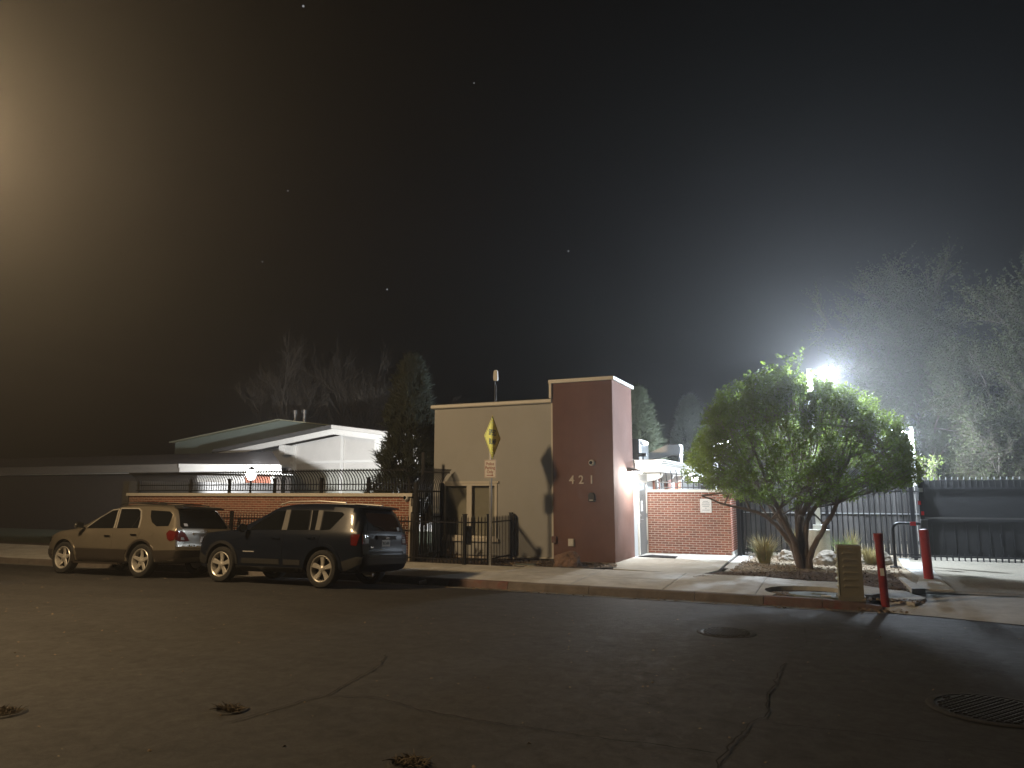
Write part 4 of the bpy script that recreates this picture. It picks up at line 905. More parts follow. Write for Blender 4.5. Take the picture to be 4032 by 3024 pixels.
def make_wheel(sp, parent, x, side, style):
    r = sp['wr']; tw_ = .105
    wh = bpy.data.objects.new('wheel', None); C.objects.link(wh); wh.parent = parent; wh.location = (x, side*sp['tr'], r); wh.rotation_euler = (0,0,0 if side > 0 else PI); wh.empty_display_size=.1
    k = ('wheelset', style)
    if k not in make_wheel.cache:
        rr = r*.70
        ty = MB().lathe([(rr,-.085),(rr+.02,-.10),(r*.82,-tw_),(r*.94,-.098),(r*.985,-.075),(r,-.04),(r,.04),(r*.985,.075),(r*.94,.098),(r*.82,tw_),(rr+.02,.10),(rr,.085)],48,'y').mesh('tyre','tyre',True)
        ri = MB().lathe([(rr+.004,.088),(rr-.006,.098),(rr-.022,.086),(rr-.035,.03),(rr-.04,-.05),(rr*.4,-.055),(0,-.055)],48,'y').mesh('rim','silver' if style=='chrome' else 'silver',True)
        dk_ = MB().lathe([(0,-.02),(rr*.86,-.02),(rr*.86,-.05),(0,-.05)],32,'y').mesh('brake_disc','well')
        spk = MB()
        for i in range(5):
            a = 2*PI*i/5+PI/2; ca, sa = math.cos(a), math.sin(a)
            if style == 'slab': w0,w1 = .036,.062
            else: w0,w1 = .052,.034
            prof = [(.055,w0,.066),(rr*.5,(w0+w1)/2*.92,.060),(rr-.015,w1,.082)]
            V = []
            for q,w,h in prof:
                for sg_,hh,ww in ((-1,h-.022,1),(-1,h,.72),(1,h,.72),(1,h-.022,1)): u = q; v = sg_*w*ww; V.append((u*ca-v*sa, hh, u*sa+v*ca))
            for t in range(2): pass
            F = [(4*t+j,4*t+j+1,4*t+5+j,4*t+4+j) for t in range(2) for j in range(3)]+[(0,1,2,3),(8,9,10,11)]
            spk.add(V,F)
        spk = spk.mesh('spokes','silver',True)
        hub = MB().lathe([(0,.086),(.03,.084),(.042,.075),(.07,.068),(.075,.04),(.0,.04)],24,'y').mesh('hub','silver',True)
        lug = MB()
        for i in range(5):
            a = 2*PI*(i+.5)/5+PI/2; lug.lathe([(0,.074),(.009,.072),(.010,.05)],8,'y',(.056*math.cos(a),0,.056*math.sin(a)))
        make_wheel.cache[k] = (ty,ri,dk_,spk,hub,lug.mesh('lug_nuts','chrome'))
    for nm, me in zip(('tyre','rim','brake_disc','spokes','hub','lug_nuts'), make_wheel.cache[k]): obj(nm, me, wh)
    return wh
make_wheel.cache = {}
def mirror_unit(car, t, m):
    for sd in (1,-1):
        bm = bmesh.new(); bmesh.ops.create_icosphere(bm, subdivisions=3, radius=1)
        for v in bm.verts: v.co = Vector((v.co.x*.07*(1 if v.co.x>0 else .5)+1.98, sd*(v.co.y*.115+1.02), v.co.z*.085*(1.1 if v.co.z<0 else 1)+1.13))
        me = bpy.data.meshes.new('mirror'); bm.to_mesh(me); bm.free(); me.materials.append(M[m]); me.polygons.foreach_set('use_smooth',[True]*len(me.polygons))
        mr = obj('mirror', me, t); MB().cbox((1.935,sd*1.02,1.13),(.006,.17,.12)).build('mirror_glass','chrome',mr); MB().cbox((2.0,sd*.92,1.08),(.07,.12,.035)).build('mirror_stalk','plastic_black',mr)
def place_car(t, x, y):
    t.location = (x, y, (road_z(x,y-.8)+road_z(x,y+.8))/2); roll = math.atan2(road_z(x,y-.8)-road_z(x,y+.8), 1.6); pitch = math.atan2(road_z(x,y)-road_z(x-2.5,y),2.5)
    t.rotation_euler = (roll*1.05, pitch, PI); t.scale = (.955,)*3
# --- dark SUV
J = dict(x0=-.93,x1=3.50,wb=2.635,wr=.366,tr=.79,arch=.428,paint='paint_slate',
 top=[(-.93,.66),(-.915,.70),(-.895,.78),(-.875,1.00),(-.85,1.10),(-.80,1.27),(-.72,1.47),(-.66,1.56),(-.58,1.605),(-.45,1.63),(0,1.648),(.6,1.655),(1.0,1.645),(1.40,1.59),(1.7,1.45),(2.1,1.235),(2.33,1.115),(2.5,1.09),(3.0,1.045),(3.25,.99),(3.40,.88),(3.46,.78),(3.50,.64)],
 bottom=[(-.93,.44),(-.85,.34),(-.5,.29),(2.9,.26),(3.3,.28),(3.50,.38)],
 width=[(-.93,.70),(-.91,.79),(-.87,.835),(-.75,.872),(-.4,.895),(1,.905),(2.6,.895),(3.1,.85),(3.35,.76),(3.46,.66),(3.50,.58)],
 belt=[(-.93,1.09),(0,1.075),(1.5,1.055),(2.3,1.04),(3.5,1.0)])
cj = Car(J)
sv = thing('parked_car', 'dark slate SUV parked nearest, behind the gold car', 'car')
place_car(sv, -8.95, 12.10); obj('body', cj.body, sv)
A = arc_pts
for sd in ('L','R'):
    ys = 1 if sd == 'L' else -1
    fd = cj.patch(sd, [(.995,.40),(.995,1.045),(1.93,1.035),(2.08,.95),(2.12,.70),(2.10,.40)], 'front_door', 'paint_slate', sv)
    h,_ = cj.hit(sd,1.17,.93); MB().cbox((1.17,h.y+ys*.022,.93),(.20,.022,.03)).build('handle','paint_slate',fd); MB().cbox((1.24,h.y+ys*.035,.935),(.04,.006,.014)).build('handle_tip','chrome',fd)
    cj.patch(sd, [(1.05,.42),(1.05,.52),(2.05,.52),(2.05,.42)], 'cladding', 'trim_dark', fd, .016, .08)
    cj.ribbon(sd, [(1.72,.655),(2.02,.655)], .02, 'badge_strip', 'ink_grey', fd, .010)
    rd_ = cj.patch(sd, [(.965,.40),(.965,1.05),(.07,1.06),(.12,.86)]+A(0,.376,.487,72,4,8)+[(.487,.40)], 'rear_door', 'paint_slate', sv)
    h,_ = cj.hit(sd,.28,.96); MB().cbox((.30,h.y+ys*.022,.96),(.20,.022,.03)).build('handle','paint_slate',rd_)
    cj.patch(sd, [(.52,.42),(.52,.52),(.94,.52),(.94,.42)], 'cladding', 'trim_dark', rd_, .016, .08)
    cj.patch(sd, [(1.10,1.105),(1.14,1.495),(1.40,1.475),(1.72,1.30),(1.93,1.135),(1.95,1.09)], 'front_window', 'glass', sv, .007)
    cj.patch(sd, [(.42,1.11),(.50,1.505),(.98,1.505),(.93,1.105)], 'rear_window', 'glass', sv, .007)
    cj.patch(sd, [(.25,1.11),(.30,1.505),(.43,1.505),(.36,1.11)], 'vent_window', 'glass', sv, .007)
    cj.patch(sd, [(.945,1.10),(1.005,1.515),(1.125,1.51),(1.085,1.10)], 'door_pillar', 'plastic_grey', sv, .009)  # grey on both pillars paints in the pale reflection seen there
    cj.patch(sd, [(.12,1.11),(.17,1.505),(.285,1.505),(.235,1.11)], 'door_pillar', 'plastic_grey', sv, .009)
    cj.ribbon(sd, [(.37,1.11),(.445,1.505)], .022, 'window_divider', 'plastic_grey', sv, .011)
    cj.patch(sd, [(.10,1.11),(.145,1.49),(-.30,1.47),(-.36,1.43),(-.12,1.13)], 'quarter_window', 'glass', sv, .007)
    for wx in (0,J['wb']): cj.patch(sd, A(wx,.376,.485,2,178,22)+A(wx,.376,.424,178,2,22), 'arch_flare', 'plastic_black' if wx else 'paint_slate', sv, .018, .045)
    cj.patch(sd, [(.44,.27),(.44,.37),(2.2,.36),(2.2,.26)], 'sill', 'trim_dark', sv, .024, .1)
    cj.patch(sd, [(-.80,.83),(-.845,1.045),(-.70,1.05),(-.655,1.03),(-.68,.835)], 'tail_light_side', 'lens_red', sv, .010, .04)
    cj.patch(sd, [(-.52,.33),(-.47,.52),(-.80,.62),(-.91,.62),(-.91,.50)], 'bumper_corner', 'trim_dark', sv, .010, .06)
    cj.patch(sd, [(3.13,.36),(3.08,.50),(3.3,.60),(3.45,.56),(3.44,.42)], 'bumper_corner', 'trim_dark', sv, .010, .06)
    cj.patch(sd, [(3.26,.84),(3.26,.93),(3.34,.89),(3.37,.82)], 'head_lamp', 'glass', sv, .010, .05)
    tl = cj.patch('B', [(ys*.60,.86),(ys*.60,1.055),(ys*.79,1.05),(ys*.80,.86)], 'tail_light', 'lens_red', sv, .012, .04)
    cj.patch('B', [(ys*.612,.875),(ys*.612,.965),(ys*.735,.965),(ys*.735,.875)], 'reverse_lens', 'lens_clear', tl, .016, .03)
    cj.patch('B', [(ys*.62,.985),(ys*.62,1.00),(ys*.73,1.00),(ys*.73,.985)], 'lens_bar', 'plastic_black', tl, .017, .03)
    cj.patch('B', [(ys*.60,.66),(ys*.585,.845),(ys*.80,.85),(ys*.79,.66)], 'corner_trim', 'plastic_black', sv, .008, .05)
    MB().tube([(1.35,ys*.625,1.625),(1.1,ys*.635,1.685),(.3,ys*.645,1.695),(-.32,ys*.64,1.66)], .016, 8).build('roof_rail','silver',sv,True)
    cj.patch('B', [(ys*.50,.475),(ys*.52,.515),(ys*.68,.52),(ys*.68,.48)], 'bumper_reflector', 'lens_red', sv, .012, .04)
tg = cj.patch('B', [(-.585,.72),(-.60,1.02),(-.62,1.065),(.62,1.065),(.60,1.02),(.585,.72)], 'tailgate', 'paint_slate', sv, .010, .05)
cj.patch('B', [(-.33,.80),(-.38,1.035),(.38,1.035),(.33,.80)], 'plate_recess', 'paint_slate', tg, .004, .05)
def gx(y,z): return cj.hit('B',y,z)[0].x
MB().box(gx(0,.98)-.045,gx(0,.98)+.02,-.34,.34,.955,1.03).build('handle_bar','paint_slate',tg)
pl = MB().box(gx(0,.87)-.016,gx(0,.87)-.010,-.145,.145,.815,.945).build('licence_plate','sign_white',tg)
ROT = (PI/2,0,-PI/2)
obj('plate_text', text_mesh('BGC-6R96', .085, 'ink_green', .001, .62), tg, (gx(0,.87)-.0175,0,.878), ROT)
obj('badge', text_mesh('Jeep', .085, 'chrome', .004, 1.0), tg, (gx(0,.99)-.052,0,.992), ROT)
obj('badge', text_mesh('4x4', .055, 'chrome', .003, 1.0), tg, (gx(.52,.80)-.014,.50,.80), ROT)
cj.patch('B', [(-.60,1.115),(-.52,1.47),(.52,1.47),(.60,1.115)], 'rear_window', 'glass', sv, .008, .06)
cj.patch('B', [(-.55,1.13),(-.55,1.20),(-.47,1.20),(-.47,1.13)], 'sticker', 'paper', sv, .011, .04)
cj.patch('F', [(-.66,1.15),(-.56,1.53),(.56,1.53),(.66,1.15)], 'windscreen', 'glass', sv, .008, .08)
cj.patch('B', [(-.80,.47),(-.80,.62),(-.72,.655),(.72,.655),(.80,.62),(.80,.47)], 'rear_bumper', 'paint_slate', sv, .022, .06)
cj.ribbon('B', [(-.66,.595),(.66,.595)], .018, 'bumper_step', 'trim_dark', sv, .03)
MB().box(-.86,-.80,-.66,.66,.36,.45).build('lower_valance','plastic_black',sv)
MB().prism([(-.45,1.638),(-.62,1.632),(-.80,1.60),(-.81,1.578),(-.64,1.56)], lambda x,z:(x,-.56,z), lambda x,z:(x,.56,z)).build('spoiler','paint_slate',sv,True)
MB().box(-.817,-.811,-.15,.15,1.582,1.597).build('brake_light','lens_red',sv)
MB().tube([(gx(.0,1.14)-.02,.0,1.14),(gx(.18,1.20)-.02,.18,1.20),(gx(.33,1.22)-.02,.36,1.215)], .010, 6).build('wiper','plastic_black',sv)
MB().tube([(-.80,.48,.27),(-.95,.48,.27)], .035, 12).build('exhaust_pipe','galv',sv,True)
for x in (0,J['wb']): MB().tube([(x,-.75,.34),(x,.75,.34)],.05,8).build('axle','well',sv)
mirror_unit(cj, sv, 'paint_slate')
for x in (0,J['wb']):
    for sd in (1,-1): make_wheel(J, sv, x, sd, 'slab')
# --- gold SUV
G = dict(x0=-1.03,x1=3.54,wb=2.616,wr=.370,tr=.785,arch=.428,paint='paint_gold',
 top=[(-1.03,.62),(-1.015,.66),(-.99,.74),(-.975,1.00),(-.955,1.08),(-.90,1.18),(-.72,1.45),(-.62,1.55),(-.48,1.60),(0,1.635),(.6,1.645),(.95,1.63),(1.30,1.565),(1.65,1.43),(2.1,1.19),(2.32,1.08),(2.5,1.055),(2.9,1.0),(3.2,.925),(3.40,.80),(3.50,.68),(3.54,.58)],
 bottom=[(-1.03,.44),(-.95,.36),(-.5,.31),(2.9,.28),(3.3,.30),(3.54,.40)],
 width=[(-1.03,.72),(-1.01,.80),(-.96,.845),(-.8,.885),(-.4,.905),(1,.908),(2.6,.895),(3.05,.85),(3.3,.77),(3.46,.64),(3.54,.50)],
 belt=[(-1.03,1.08),(0,1.07),(1.5,1.03),(2.3,1.0),(3.54,.95)])
cg_ = Car(G); gv = thing('parked_car', 'gold beige SUV with darker lower body parked at the left', 'car')
place_car(gv, -13.76, 12.10); obj('body', cg_.body, gv)
def gx2(y,z): return cg_.hit('B',y,z)[0].x
for sd in ('L','R'):
    ys = 1 if sd == 'L' else -1
    fw = [(.985,1.075),(1.10,1.50),(1.33,1.475),(1.66,1.31),(1.92,1.10),(1.93,1.06)]; rw_ = [(.20,1.085),(.26,1.30),(.34,1.46),(.44,1.515),(1.02,1.515),(.90,1.075)]
    fd = cg_.patch(sd, [(.95,.62),(.95,1.04),(1.95,1.02),(2.10,.90),(2.12,.62)], 'front_door', 'paint_gold', gv)
    h,_ = cg_.hit(sd,1.10,.90); MB().cbox((1.10,h.y+ys*.022,.90),(.19,.024,.032)).build('handle','chrome',fd)
    rd_ = cg_.patch(sd, [(.915,.62),(.915,1.045),(.07,1.06),(.14,.84)]+A(0,.380,.485,72,32,6), 'rear_door', 'paint_gold', gv)
    h,_ = cg_.hit(sd,.24,.94); MB().cbox((.25,h.y+ys*.022,.94),(.19,.024,.032)).build('handle','chrome',rd_)
    cg_.patch(sd, [(.49,.31),(.49,.50),(.43,.605),(2.19,.605),(2.13,.5),(2.12,.31)], 'lower_cladding', 'paint_taupe', gv, .016, .07)
    cg_.patch(sd, [(-.48,.36),(-.46,.50),(-.42,.605),(-.99,.625),(-1.01,.46)], 'lower_cladding', 'paint_taupe', gv, .016, .06)
    cg_.patch(sd, [(3.09,.40),(3.06,.50),(3.02,.56),(3.42,.56),(3.48,.44)], 'lower_cladding', 'paint_taupe', gv, .016, .06)
    cg_.patch(sd, fw, 'front_window', 'glass', gv, .007); cg_.patch(sd, rw_, 'rear_window', 'glass', gv, .007)
    cg_.ribbon(sd, [(.985,1.075),(1.10,1.51),(1.34,1.49),(1.67,1.325),(1.95,1.09)], .026, 'window_frame', 'silver', gv, .016)
    cg_.ribbon(sd, [(.17,1.085),(.235,1.31),(.325,1.475),(.44,1.53),(1.035,1.53),(.905,1.075)], .026, 'window_frame', 'silver', gv, .016)
    cg_.ribbon(sd, [(.40,1.09),(.30,1.36)], .016, 'window_divider', 'plastic_black', gv, .012)
    cg_.patch(sd, [(.02,1.49),(-.56,1.465),(-.66,1.40),(-.70,1.14),(-.36,1.13),(-.16,1.22),(-.05,1.34)], 'quarter_window', 'glass', gv, .007)
    cg_.patch(sd, [(-.34,.90),(-.34,1.01),(-.20,1.01),(-.20,.90)], 'fuel_flap', 'paint_gold', gv, .006, .05)
    for wx in (0,G['wb']): cg_.patch(sd, A(wx,.380,.464,8,172,22)+A(wx,.380,.424,172,8,22), 'arch_flare', 'paint_taupe' if wx == 0 else 'paint_gold', gv, .014, .04)
    cg_.patch(sd, [(-.955,.84),(-.975,.98),(-.94,1.03),(-.80,1.05),(-.74,.98),(-.79,.86),(-.86,.82)], 'tail_light_side', 'lens_red', gv, .012, .035)
    tl = cg_.patch('B', [(ys*.46,.82),(ys*.60,1.0),(ys*.68,1.035),(ys*.83,1.03),(ys*.835,.84),(ys*.70,.805)], 'tail_light', 'lens_red', gv, .012, .035)
    cg_.patch('B', [(ys*.60,.84),(ys*.63,.90),(ys*.70,.90),(ys*.70,.84)], 'reverse_lens', 'lens_clear', tl, .016, .03)
    cg_.patch(sd, [(3.22,.74),(3.22,.84),(3.34,.79),(3.40,.70)], 'head_lamp', 'glass', gv, .010, .05)
    MB().prism([(.60,.27),(2.12,.26),(2.12,.30),(.60,.31)], lambda x,z:(x,ys*.84,z), lambda x,z:(x,ys*.955,z)).build('side_step','paint_taupe',gv)
    MB().tube([(1.2,ys*.60,1.61),(1.0,ys*.615,1.665),(.0,ys*.63,1.672),(-.35,ys*.62,1.635)], .014, 8).build('roof_rail','plastic_black',gv,True)
    MB().prism([(2.19,.30),(2.25,.30),(2.24,.52)], lambda x,z:(x,ys*.80,z), lambda x,z:(x,ys*.93,z)).build('mud_flap','paint_taupe',gv)
for y in (-.3,.3): MB().tube([(.85,-.60,1.672),(.85,.60,1.672)] if y < 0 else [(-.1,-.61,1.672),(-.1,.61,1.672)], .012, 8).build('roof_bar','plastic_black',gv,True)
tg = cg_.patch('B', [(-.60,.66),(-.61,1.00),(-.66,1.075),(.66,1.075),(.61,1.00),(.60,.66)], 'tailgate', 'paint_gold', gv, .006, .05)
MB().box(gx2(0,.99)-.03,gx2(0,.99)+.02,-.36,.36,.955,1.0).build('handle_bar','paint_gold',tg)
MB().box(gx2(0,.86)-.016,gx2(0,.86)-.008,-.15,.15,.79,.92).build('licence_plate','sign_white',tg)
obj('plate_text', text_mesh('215-LKR', .085, 'ink_green', .001, .62), tg, (gx2(0,.86)-.0175,0,.852), ROT)
obj('badge', text_mesh('LEXUS', .055, 'chrome', .002, 1.3), tg, (gx2(.40,.72)-.010,.40,.715), ROT)
obj('badge', MB().lathe([(.045,-.004),(.045,.004),(.037,.004),(.037,-.004),(.045,-.004)],24,'x').mesh('badge','chrome'), tg, (gx2(0,1.04)-.012,0,1.04))
cg_.patch('B', [(-.64,1.105),(-.69,1.14),(-.56,1.50),(.56,1.50),(.69,1.14),(.64,1.105)], 'rear_window', 'glass', gv, .008, .06)
cg_.patch('B', [(.48,1.14),(.48,1.20),(.58,1.20),(.58,1.14)], 'sticker', 'ink_grey', gv, .011, .05)
cg_.patch('F', [(-.66,1.12),(-.56,1.52),(.56,1.52),(.66,1.12)], 'windscreen', 'glass', gv, .008, .08)
cg_.patch('B', [(-.82,.46),(-.82,.60),(-.74,.615),(.74,.615),(.82,.60),(.82,.46)], 'rear_bumper', 'paint_taupe', gv, .026, .06)
MB().prism([(-.52,1.612),(-.70,1.605),(-.86,1.57),(-.865,1.545),(-.66,1.54)], lambda x,z:(x,-.60,z), lambda x,z:(x,.60,z)).build('spoiler','plastic_black',gv,True)
for x in (0,G['wb']): MB().tube([(x,-.75,.34),(x,.75,.34)],.05,8).build('axle','well',gv)
mirror_unit(cg_, gv, 'chrome')
for x in (0,G['wb']):
    for sd in (1,-1): make_wheel(G, gv, x, sd, 'chrome')
# ---------------------------------------------------------------- plants
def leaf_cloud(pts, dirs, size, nper, spread, r, flat=.3):
    """small folded leaves (two triangles each) along short twigs; returns V,F arrays"""
    n = len(pts)*nper
    base = np.repeat(pts, nper, 0); d = np.repeat(dirs, nper, 0)
    t = r.uniform(0,1,(n,1)); c = base + d*t*spread + r.normal(0,.22*spread,(n,3))
    a = r.normal(0,1,(n,3)) + d*.5; a[:,2] -= .15; a /= np.linalg.norm(a,axis=1,keepdims=True)
    b = np.cross(a, r.normal(0,1,(n,3))); b /= np.linalg.norm(b,axis=1,keepdims=True); nn = np.cross(a,b)
    s = size*r.uniform(.6,1.3,(n,1))
    V = np.stack([c, c+a*s*.55+b*s*.34+nn*s*.06, c+a*s, c+a*s*.55-b*s*.34+nn*s*.06],1).reshape(-1,3)
    o = np.arange(n)[:,None]*4
    F = np.concatenate([o+np.array([[0,1,2]]), o+np.array([[0,2,3]])],0)
    return V, F
def twig_cloud(p0, p1, w):
    """thin three sided twigs from p0 to p1"""
    n = len(p0); d = p1-p0; d = d/np.maximum(1e-6,np.linalg.norm(d,axis=1,keepdims=True)); u = np.cross(d, [[.3,.5,.81]]); u /= np.maximum(1e-6,np.linalg.norm(u,axis=1,keepdims=True)); v = np.cross(d,u)
    V = np.stack([p0+u*w, p0+(-.5*u+.87*v)*w, p0+(-.5*u-.87*v)*w, p1],1).reshape(-1,3); o = np.arange(n)[:,None]*4
    F = np.concatenate([o+np.array([[0,1,3]]),o+np.array([[1,2,3]]),o+np.array([[2,0,3]])],0); return V, F
def join(parts):
    Vs=[];Fs=[];o=0
    for V,F in parts: Vs.append(V); Fs.append(F+o); o+=len(V)
    return np.concatenate(Vs), np.concatenate(Fs)
# ---- the leafy tree with several stems
lt = thing('leafy_tree', 'multi stemmed green tree with a broad round crown', 'tree', (-.85,18.4,.1))
stems = [
 ([(-.05,0,-.1),(-.18,-.05,.45),(-.62,-.2,1.05),(-1.05,-.4,1.28),(-1.6,-.6,1.42),(-2.1,-.7,1.62)], [.10,.085,.06,.045,.032,.018]),
 ([(-.03,.05,-.1),(-.22,.0,.62),(-.55,.1,1.25),(-.85,.15,1.75),(-1.15,.2,2.5),(-1.5,.3,3.2)], [.11,.085,.065,.055,.04,.015]),
 ([(-.02,-.05,-.1),(-.15,-.25,.6),(-.42,-.55,1.3),(-.60,-.8,1.9),(-.8,-1.2,2.6),(-1.0,-1.4,3.3)], [.10,.08,.06,.05,.035,.015]),
 ([(.0,.0,-.1),(-.02,.0,.75),(-.03,.03,1.15),(.02,.1,1.7),(-.1,.2,2.6),(-.2,.3,3.7)], [.125,.10,.08,.06,.045,.015]),
 ([(-.02,.0,.9),(.06,-.1,1.2),(.30,-.3,1.52),(.75,-.45,1.80),(1.05,-.6,2.3),(1.4,-.8,3.0)], [.075,.07,.06,.05,.035,.015]),
 ([(.08,.0,-.1),(.10,-.02,.55),(.16,-.05,1.05),(.42,.15,1.42),(.85,.45,1.65),(1.5,.8,2.2),(1.9,1.0,2.7)], [.095,.075,.062,.055,.045,.03,.014]),
 ([(.13,-.03,-.1),(.22,-.1,.35),(.55,-.3,.95),(.82,-.5,1.45),(.80,-.6,1.75),(.95,-.9,2.4),(1.2,-1.1,3.1)], [.095,.075,.06,.05,.042,.03,.014]),
 ([(.03,.06,-.1),(.06,.3,.7),(.0,.7,1.4),(.1,1.2,2.1),(.2,1.6,3.0)], [.10,.08,.06,.045,.015]),
 ([(-.10,.06,.3),(-.35,.5,1.1),(-.7,1.0,1.7),(-1.2,1.4,2.3),(-1.7,1.5,2.9)], [.08,.065,.05,.035,.014])]
r = np.random.default_rng(21)
def bez(path, rad, jit):
    q = resample([Vector(p) for p in path], len(path)*4)
    rr = np.interp(np.linspace(0,1,len(q)), np.linspace(0,1,len(rad)), rad)
    return [p+Vector(r.normal(0,jit,3)) for p in q], list(rr)
for path, rad in stems:
    p, q = bez(path, [k*.84 for k in rad], .010); mb = MB().tube(p, q, 8); mb.build('trunk' if path[0][2] < 0 else 'limb', 'bark', lt, True)
def crown_ok(P_): # dome: radius shrinks with height, underside lifted at the rim
    x,y,z = P_[:,0],P_[:,1],P_[:,2]; ang = np.arctan2(y,x); lump = 1+.10*np.sin(3*ang+1)+.07*np.sin(7*ang+z*2)
    rad = np.hypot((x+.12)/2.48,(y+.25)/1.75)/lump; hz = (z-2.15)/(2.15+.25*np.sin(2*ang)); up = np.where(hz>0, rad**2+hz**2, rad**2+((z-2.15)/.72)**2)
    return up
N = 60000; P0 = np.stack([r.uniform(-2.9,2.9,N),r.uniform(-2.9,2.9,N),r.uniform(1.35,4.6,N)],1); u = crown_ok(P0)
den = np.array([.5+.5*noise.noise(Vector(p)*2.1) for p in P0]); keep = (u<1)&(r.random(N)<np.clip(.08+.92*u**2.0,0,1))&(den>.43+.08*(u<.5)); P0 = P0[keep][:4300]
# hollow of the underside where the limbs show
dirs = P0-np.array([0,0,1.6]); dirs /= np.linalg.norm(dirs,axis=1,keepdims=True); dirs[:,2]+=.35; dirs /= np.linalg.norm(dirs,axis=1,keepdims=True)
# upright water shoots at the top
sh = []; 
for i in range(34):
    a = r.uniform(-2.0,.9); b = r.uniform(-1.2,.8); top_ = 2.15+2.15*math.sqrt(max(0,1-(a/2.5)**2-((b+.25)/1.75)**2)); hh = r.uniform(.25,.75)*(1.3 if -1.0 < a < .25 else .6)
    for k in range(int(hh/.06)): sh.append((a+.15*k*.06*r.normal(), b, top_-.15+k*.06))
sh = np.array(sh)+r.normal(0,.025,(len(sh),3)); shd = np.tile([[0,0,1.]],(len(sh),1))+r.normal(0,.5,(len(sh),3))
lv = join([leaf_cloud(P0,dirs,.052,19,.17,r), leaf_cloud(sh,shd*.5,.085,5,.09,r)])
tag(obj('crown', raw_mesh('crown', lv[0], None, lv[1], 'leaf'), lt), kind='stuff')
tw0 = P0-dirs*r.uniform(.15,.45,(len(P0),1)); tv = twig_cloud(tw0, P0+dirs*.15, .0065)
# secondary branches: from stem ends into the crown
mb = MB()
ends = [Vector(pp[i]) for pp,_ in stems for i in range(2,len(pp))]
for i in range(260):
    e = ends[r.integers(len(ends))]; tgt = Vector(P0[r.integers(len(P0))]); 
    if (tgt-e).length > 2.0 or (tgt-e).length < .4: continue
    mid = e.lerp(tgt,.5)+Vector(r.normal(0,.12,3)); mb.tube([e, e.lerp(mid,.5), mid, tgt], [.024,.018,.013,.005], 5, False)
mb.build('branches','bark',lt); tag(obj('twigs', raw_mesh('twigs', tv[0], None, tv[1], 'bark'), lt), kind='stuff')
# ---- recursive trees
def grow(base, h, r0, seed, spread=.5, levels=5, up=.35, kids=(2,4), trunk=.35, lean=(0,0)):
    rs = np.random.default_rng(seed); segs = []; tips = []
    def rec(p, d, ln, rad, lv):
        pts = [p]; q = p.copy(); dd = d.copy(); k = 4 if lv < 3 else 3
        for i in range(k):
            dd = (dd + Vector(rs.normal(0,.12,3)) + Vector((0,0,up*.12))).normalized(); q = q + dd*ln/k; pts.append(q.copy())
        segs.append((pts, [rad*(1-.4*i/k) for i in range(k+1)], lv))
        if lv >= levels: tips.append((pts[-2].copy(), q.copy(), dd.copy())); return
        for i in range(rs.integers(kids[0], kids[1]+1)):
            t = pts[rs.integers(max(1,k-2), k+1)]; nd = (dd + Vector(rs.normal(0,spread,3))).normalized(); nd.z += up*.5; nd.normalize()
            rec(t.copy(), nd, ln*rs.uniform(.55,.82), rad*.55, lv+1)
    rec(Vector(base), Vector((lean[0],lean[1],1)).normalized(), h*trunk, r0, 0); return segs, tips
def bare_tree(name, label, base, h, r0, seed, mb_mat='bark_pale', leaf=None, nleaf=0, lsize=.08, twig_n=5, tl=.5, group=None, tw_w=.008, **kw):
    t = thing(name, label, 'tree', base, group=group); rs = np.random.default_rng(seed+100)
    segs, tips = grow((0,0,-.2), h, r0, seed, **kw)
    tr = MB(); br = MB()
    for pts, rad, lv in segs: (tr if lv < 2 else br).tube(pts, [max(.006,q) for q in rad], 7 if lv < 2 else 4, False)
    tr.build('trunk', mb_mat, t, True); br.build('branches', mb_mat, t)
    a = np.array([tuple(x[1]) for x in tips]); d = np.array([tuple(x[2]) for x in tips])
    if twig_n:
        p0 = np.repeat(a,twig_n,0)-np.repeat(d,twig_n,0)*rs.uniform(0,tl,(len(a)*twig_n,1)); dd = np.repeat(d,twig_n,0)+rs.normal(0,.45,(len(a)*twig_n,3)); dd[:,2] += .3; dd /= np.linalg.norm(dd,axis=1,keepdims=True)
        p1 = p0+dd*rs.uniform(.5,1.2,(len(p0),1))*tl; tv = twig_cloud(p0,p1,tw_w); tag(obj('twigs', raw_mesh('twigs',tv[0],None,tv[1],'twig'), t), kind='stuff')
    if nleaf:
        lp = leaf_cloud(p0, p1-p0, lsize, nleaf, 1.0, rs); 
        n = len(lp[0])//4; c = np.repeat(p0,nleaf,0)+np.repeat(p1-p0,nleaf,0)*rs.uniform(.1,1,(n,1)); sh_ = c-lp[0].reshape(n,4,3)[:,0]; V = (lp[0].reshape(n,4,3)+sh_[:,None]).reshape(-1,3)
        tag(obj('crown', raw_mesh('crown',V,None,lp[1],leaf), t), kind='stuff')
    return t
G1 = 'bare trees behind the halls'
bare_tree('bare_tree','tall bare tree left of centre above the white hall',(-37.5,44,0),16.5,.24,4,levels=6,trunk=.30,spread=.36,up=.45,tl=1.2,twig_n=4,tw_w=.016,group=G1)
bare_tree('bare_tree','tall bare tree with two pale leaders behind the conifer',(-32.2,43,0),16.5,.26,9,levels=6,trunk=.30,spread=.36,up=.45,tl=1.2,twig_n=4,tw_w=.016,group=G1)
bare_tree('bare_tree','hazy bare tree at the far left of the bare trees',(-42.5,46,0),15,.2,14,levels=6,trunk=.30,spread=.34,up=.5,tl=1.2,twig_n=4,tw_w=.016,group=G1)
bare_tree('bare_tree','low bare tree between the conifer and the antenna',(-23.2,42,0),12.5,.15,12,levels=6,trunk=.24,spread=.50,up=.2,tl=.8,twig_n=5,tw_w=.011,group=G1)
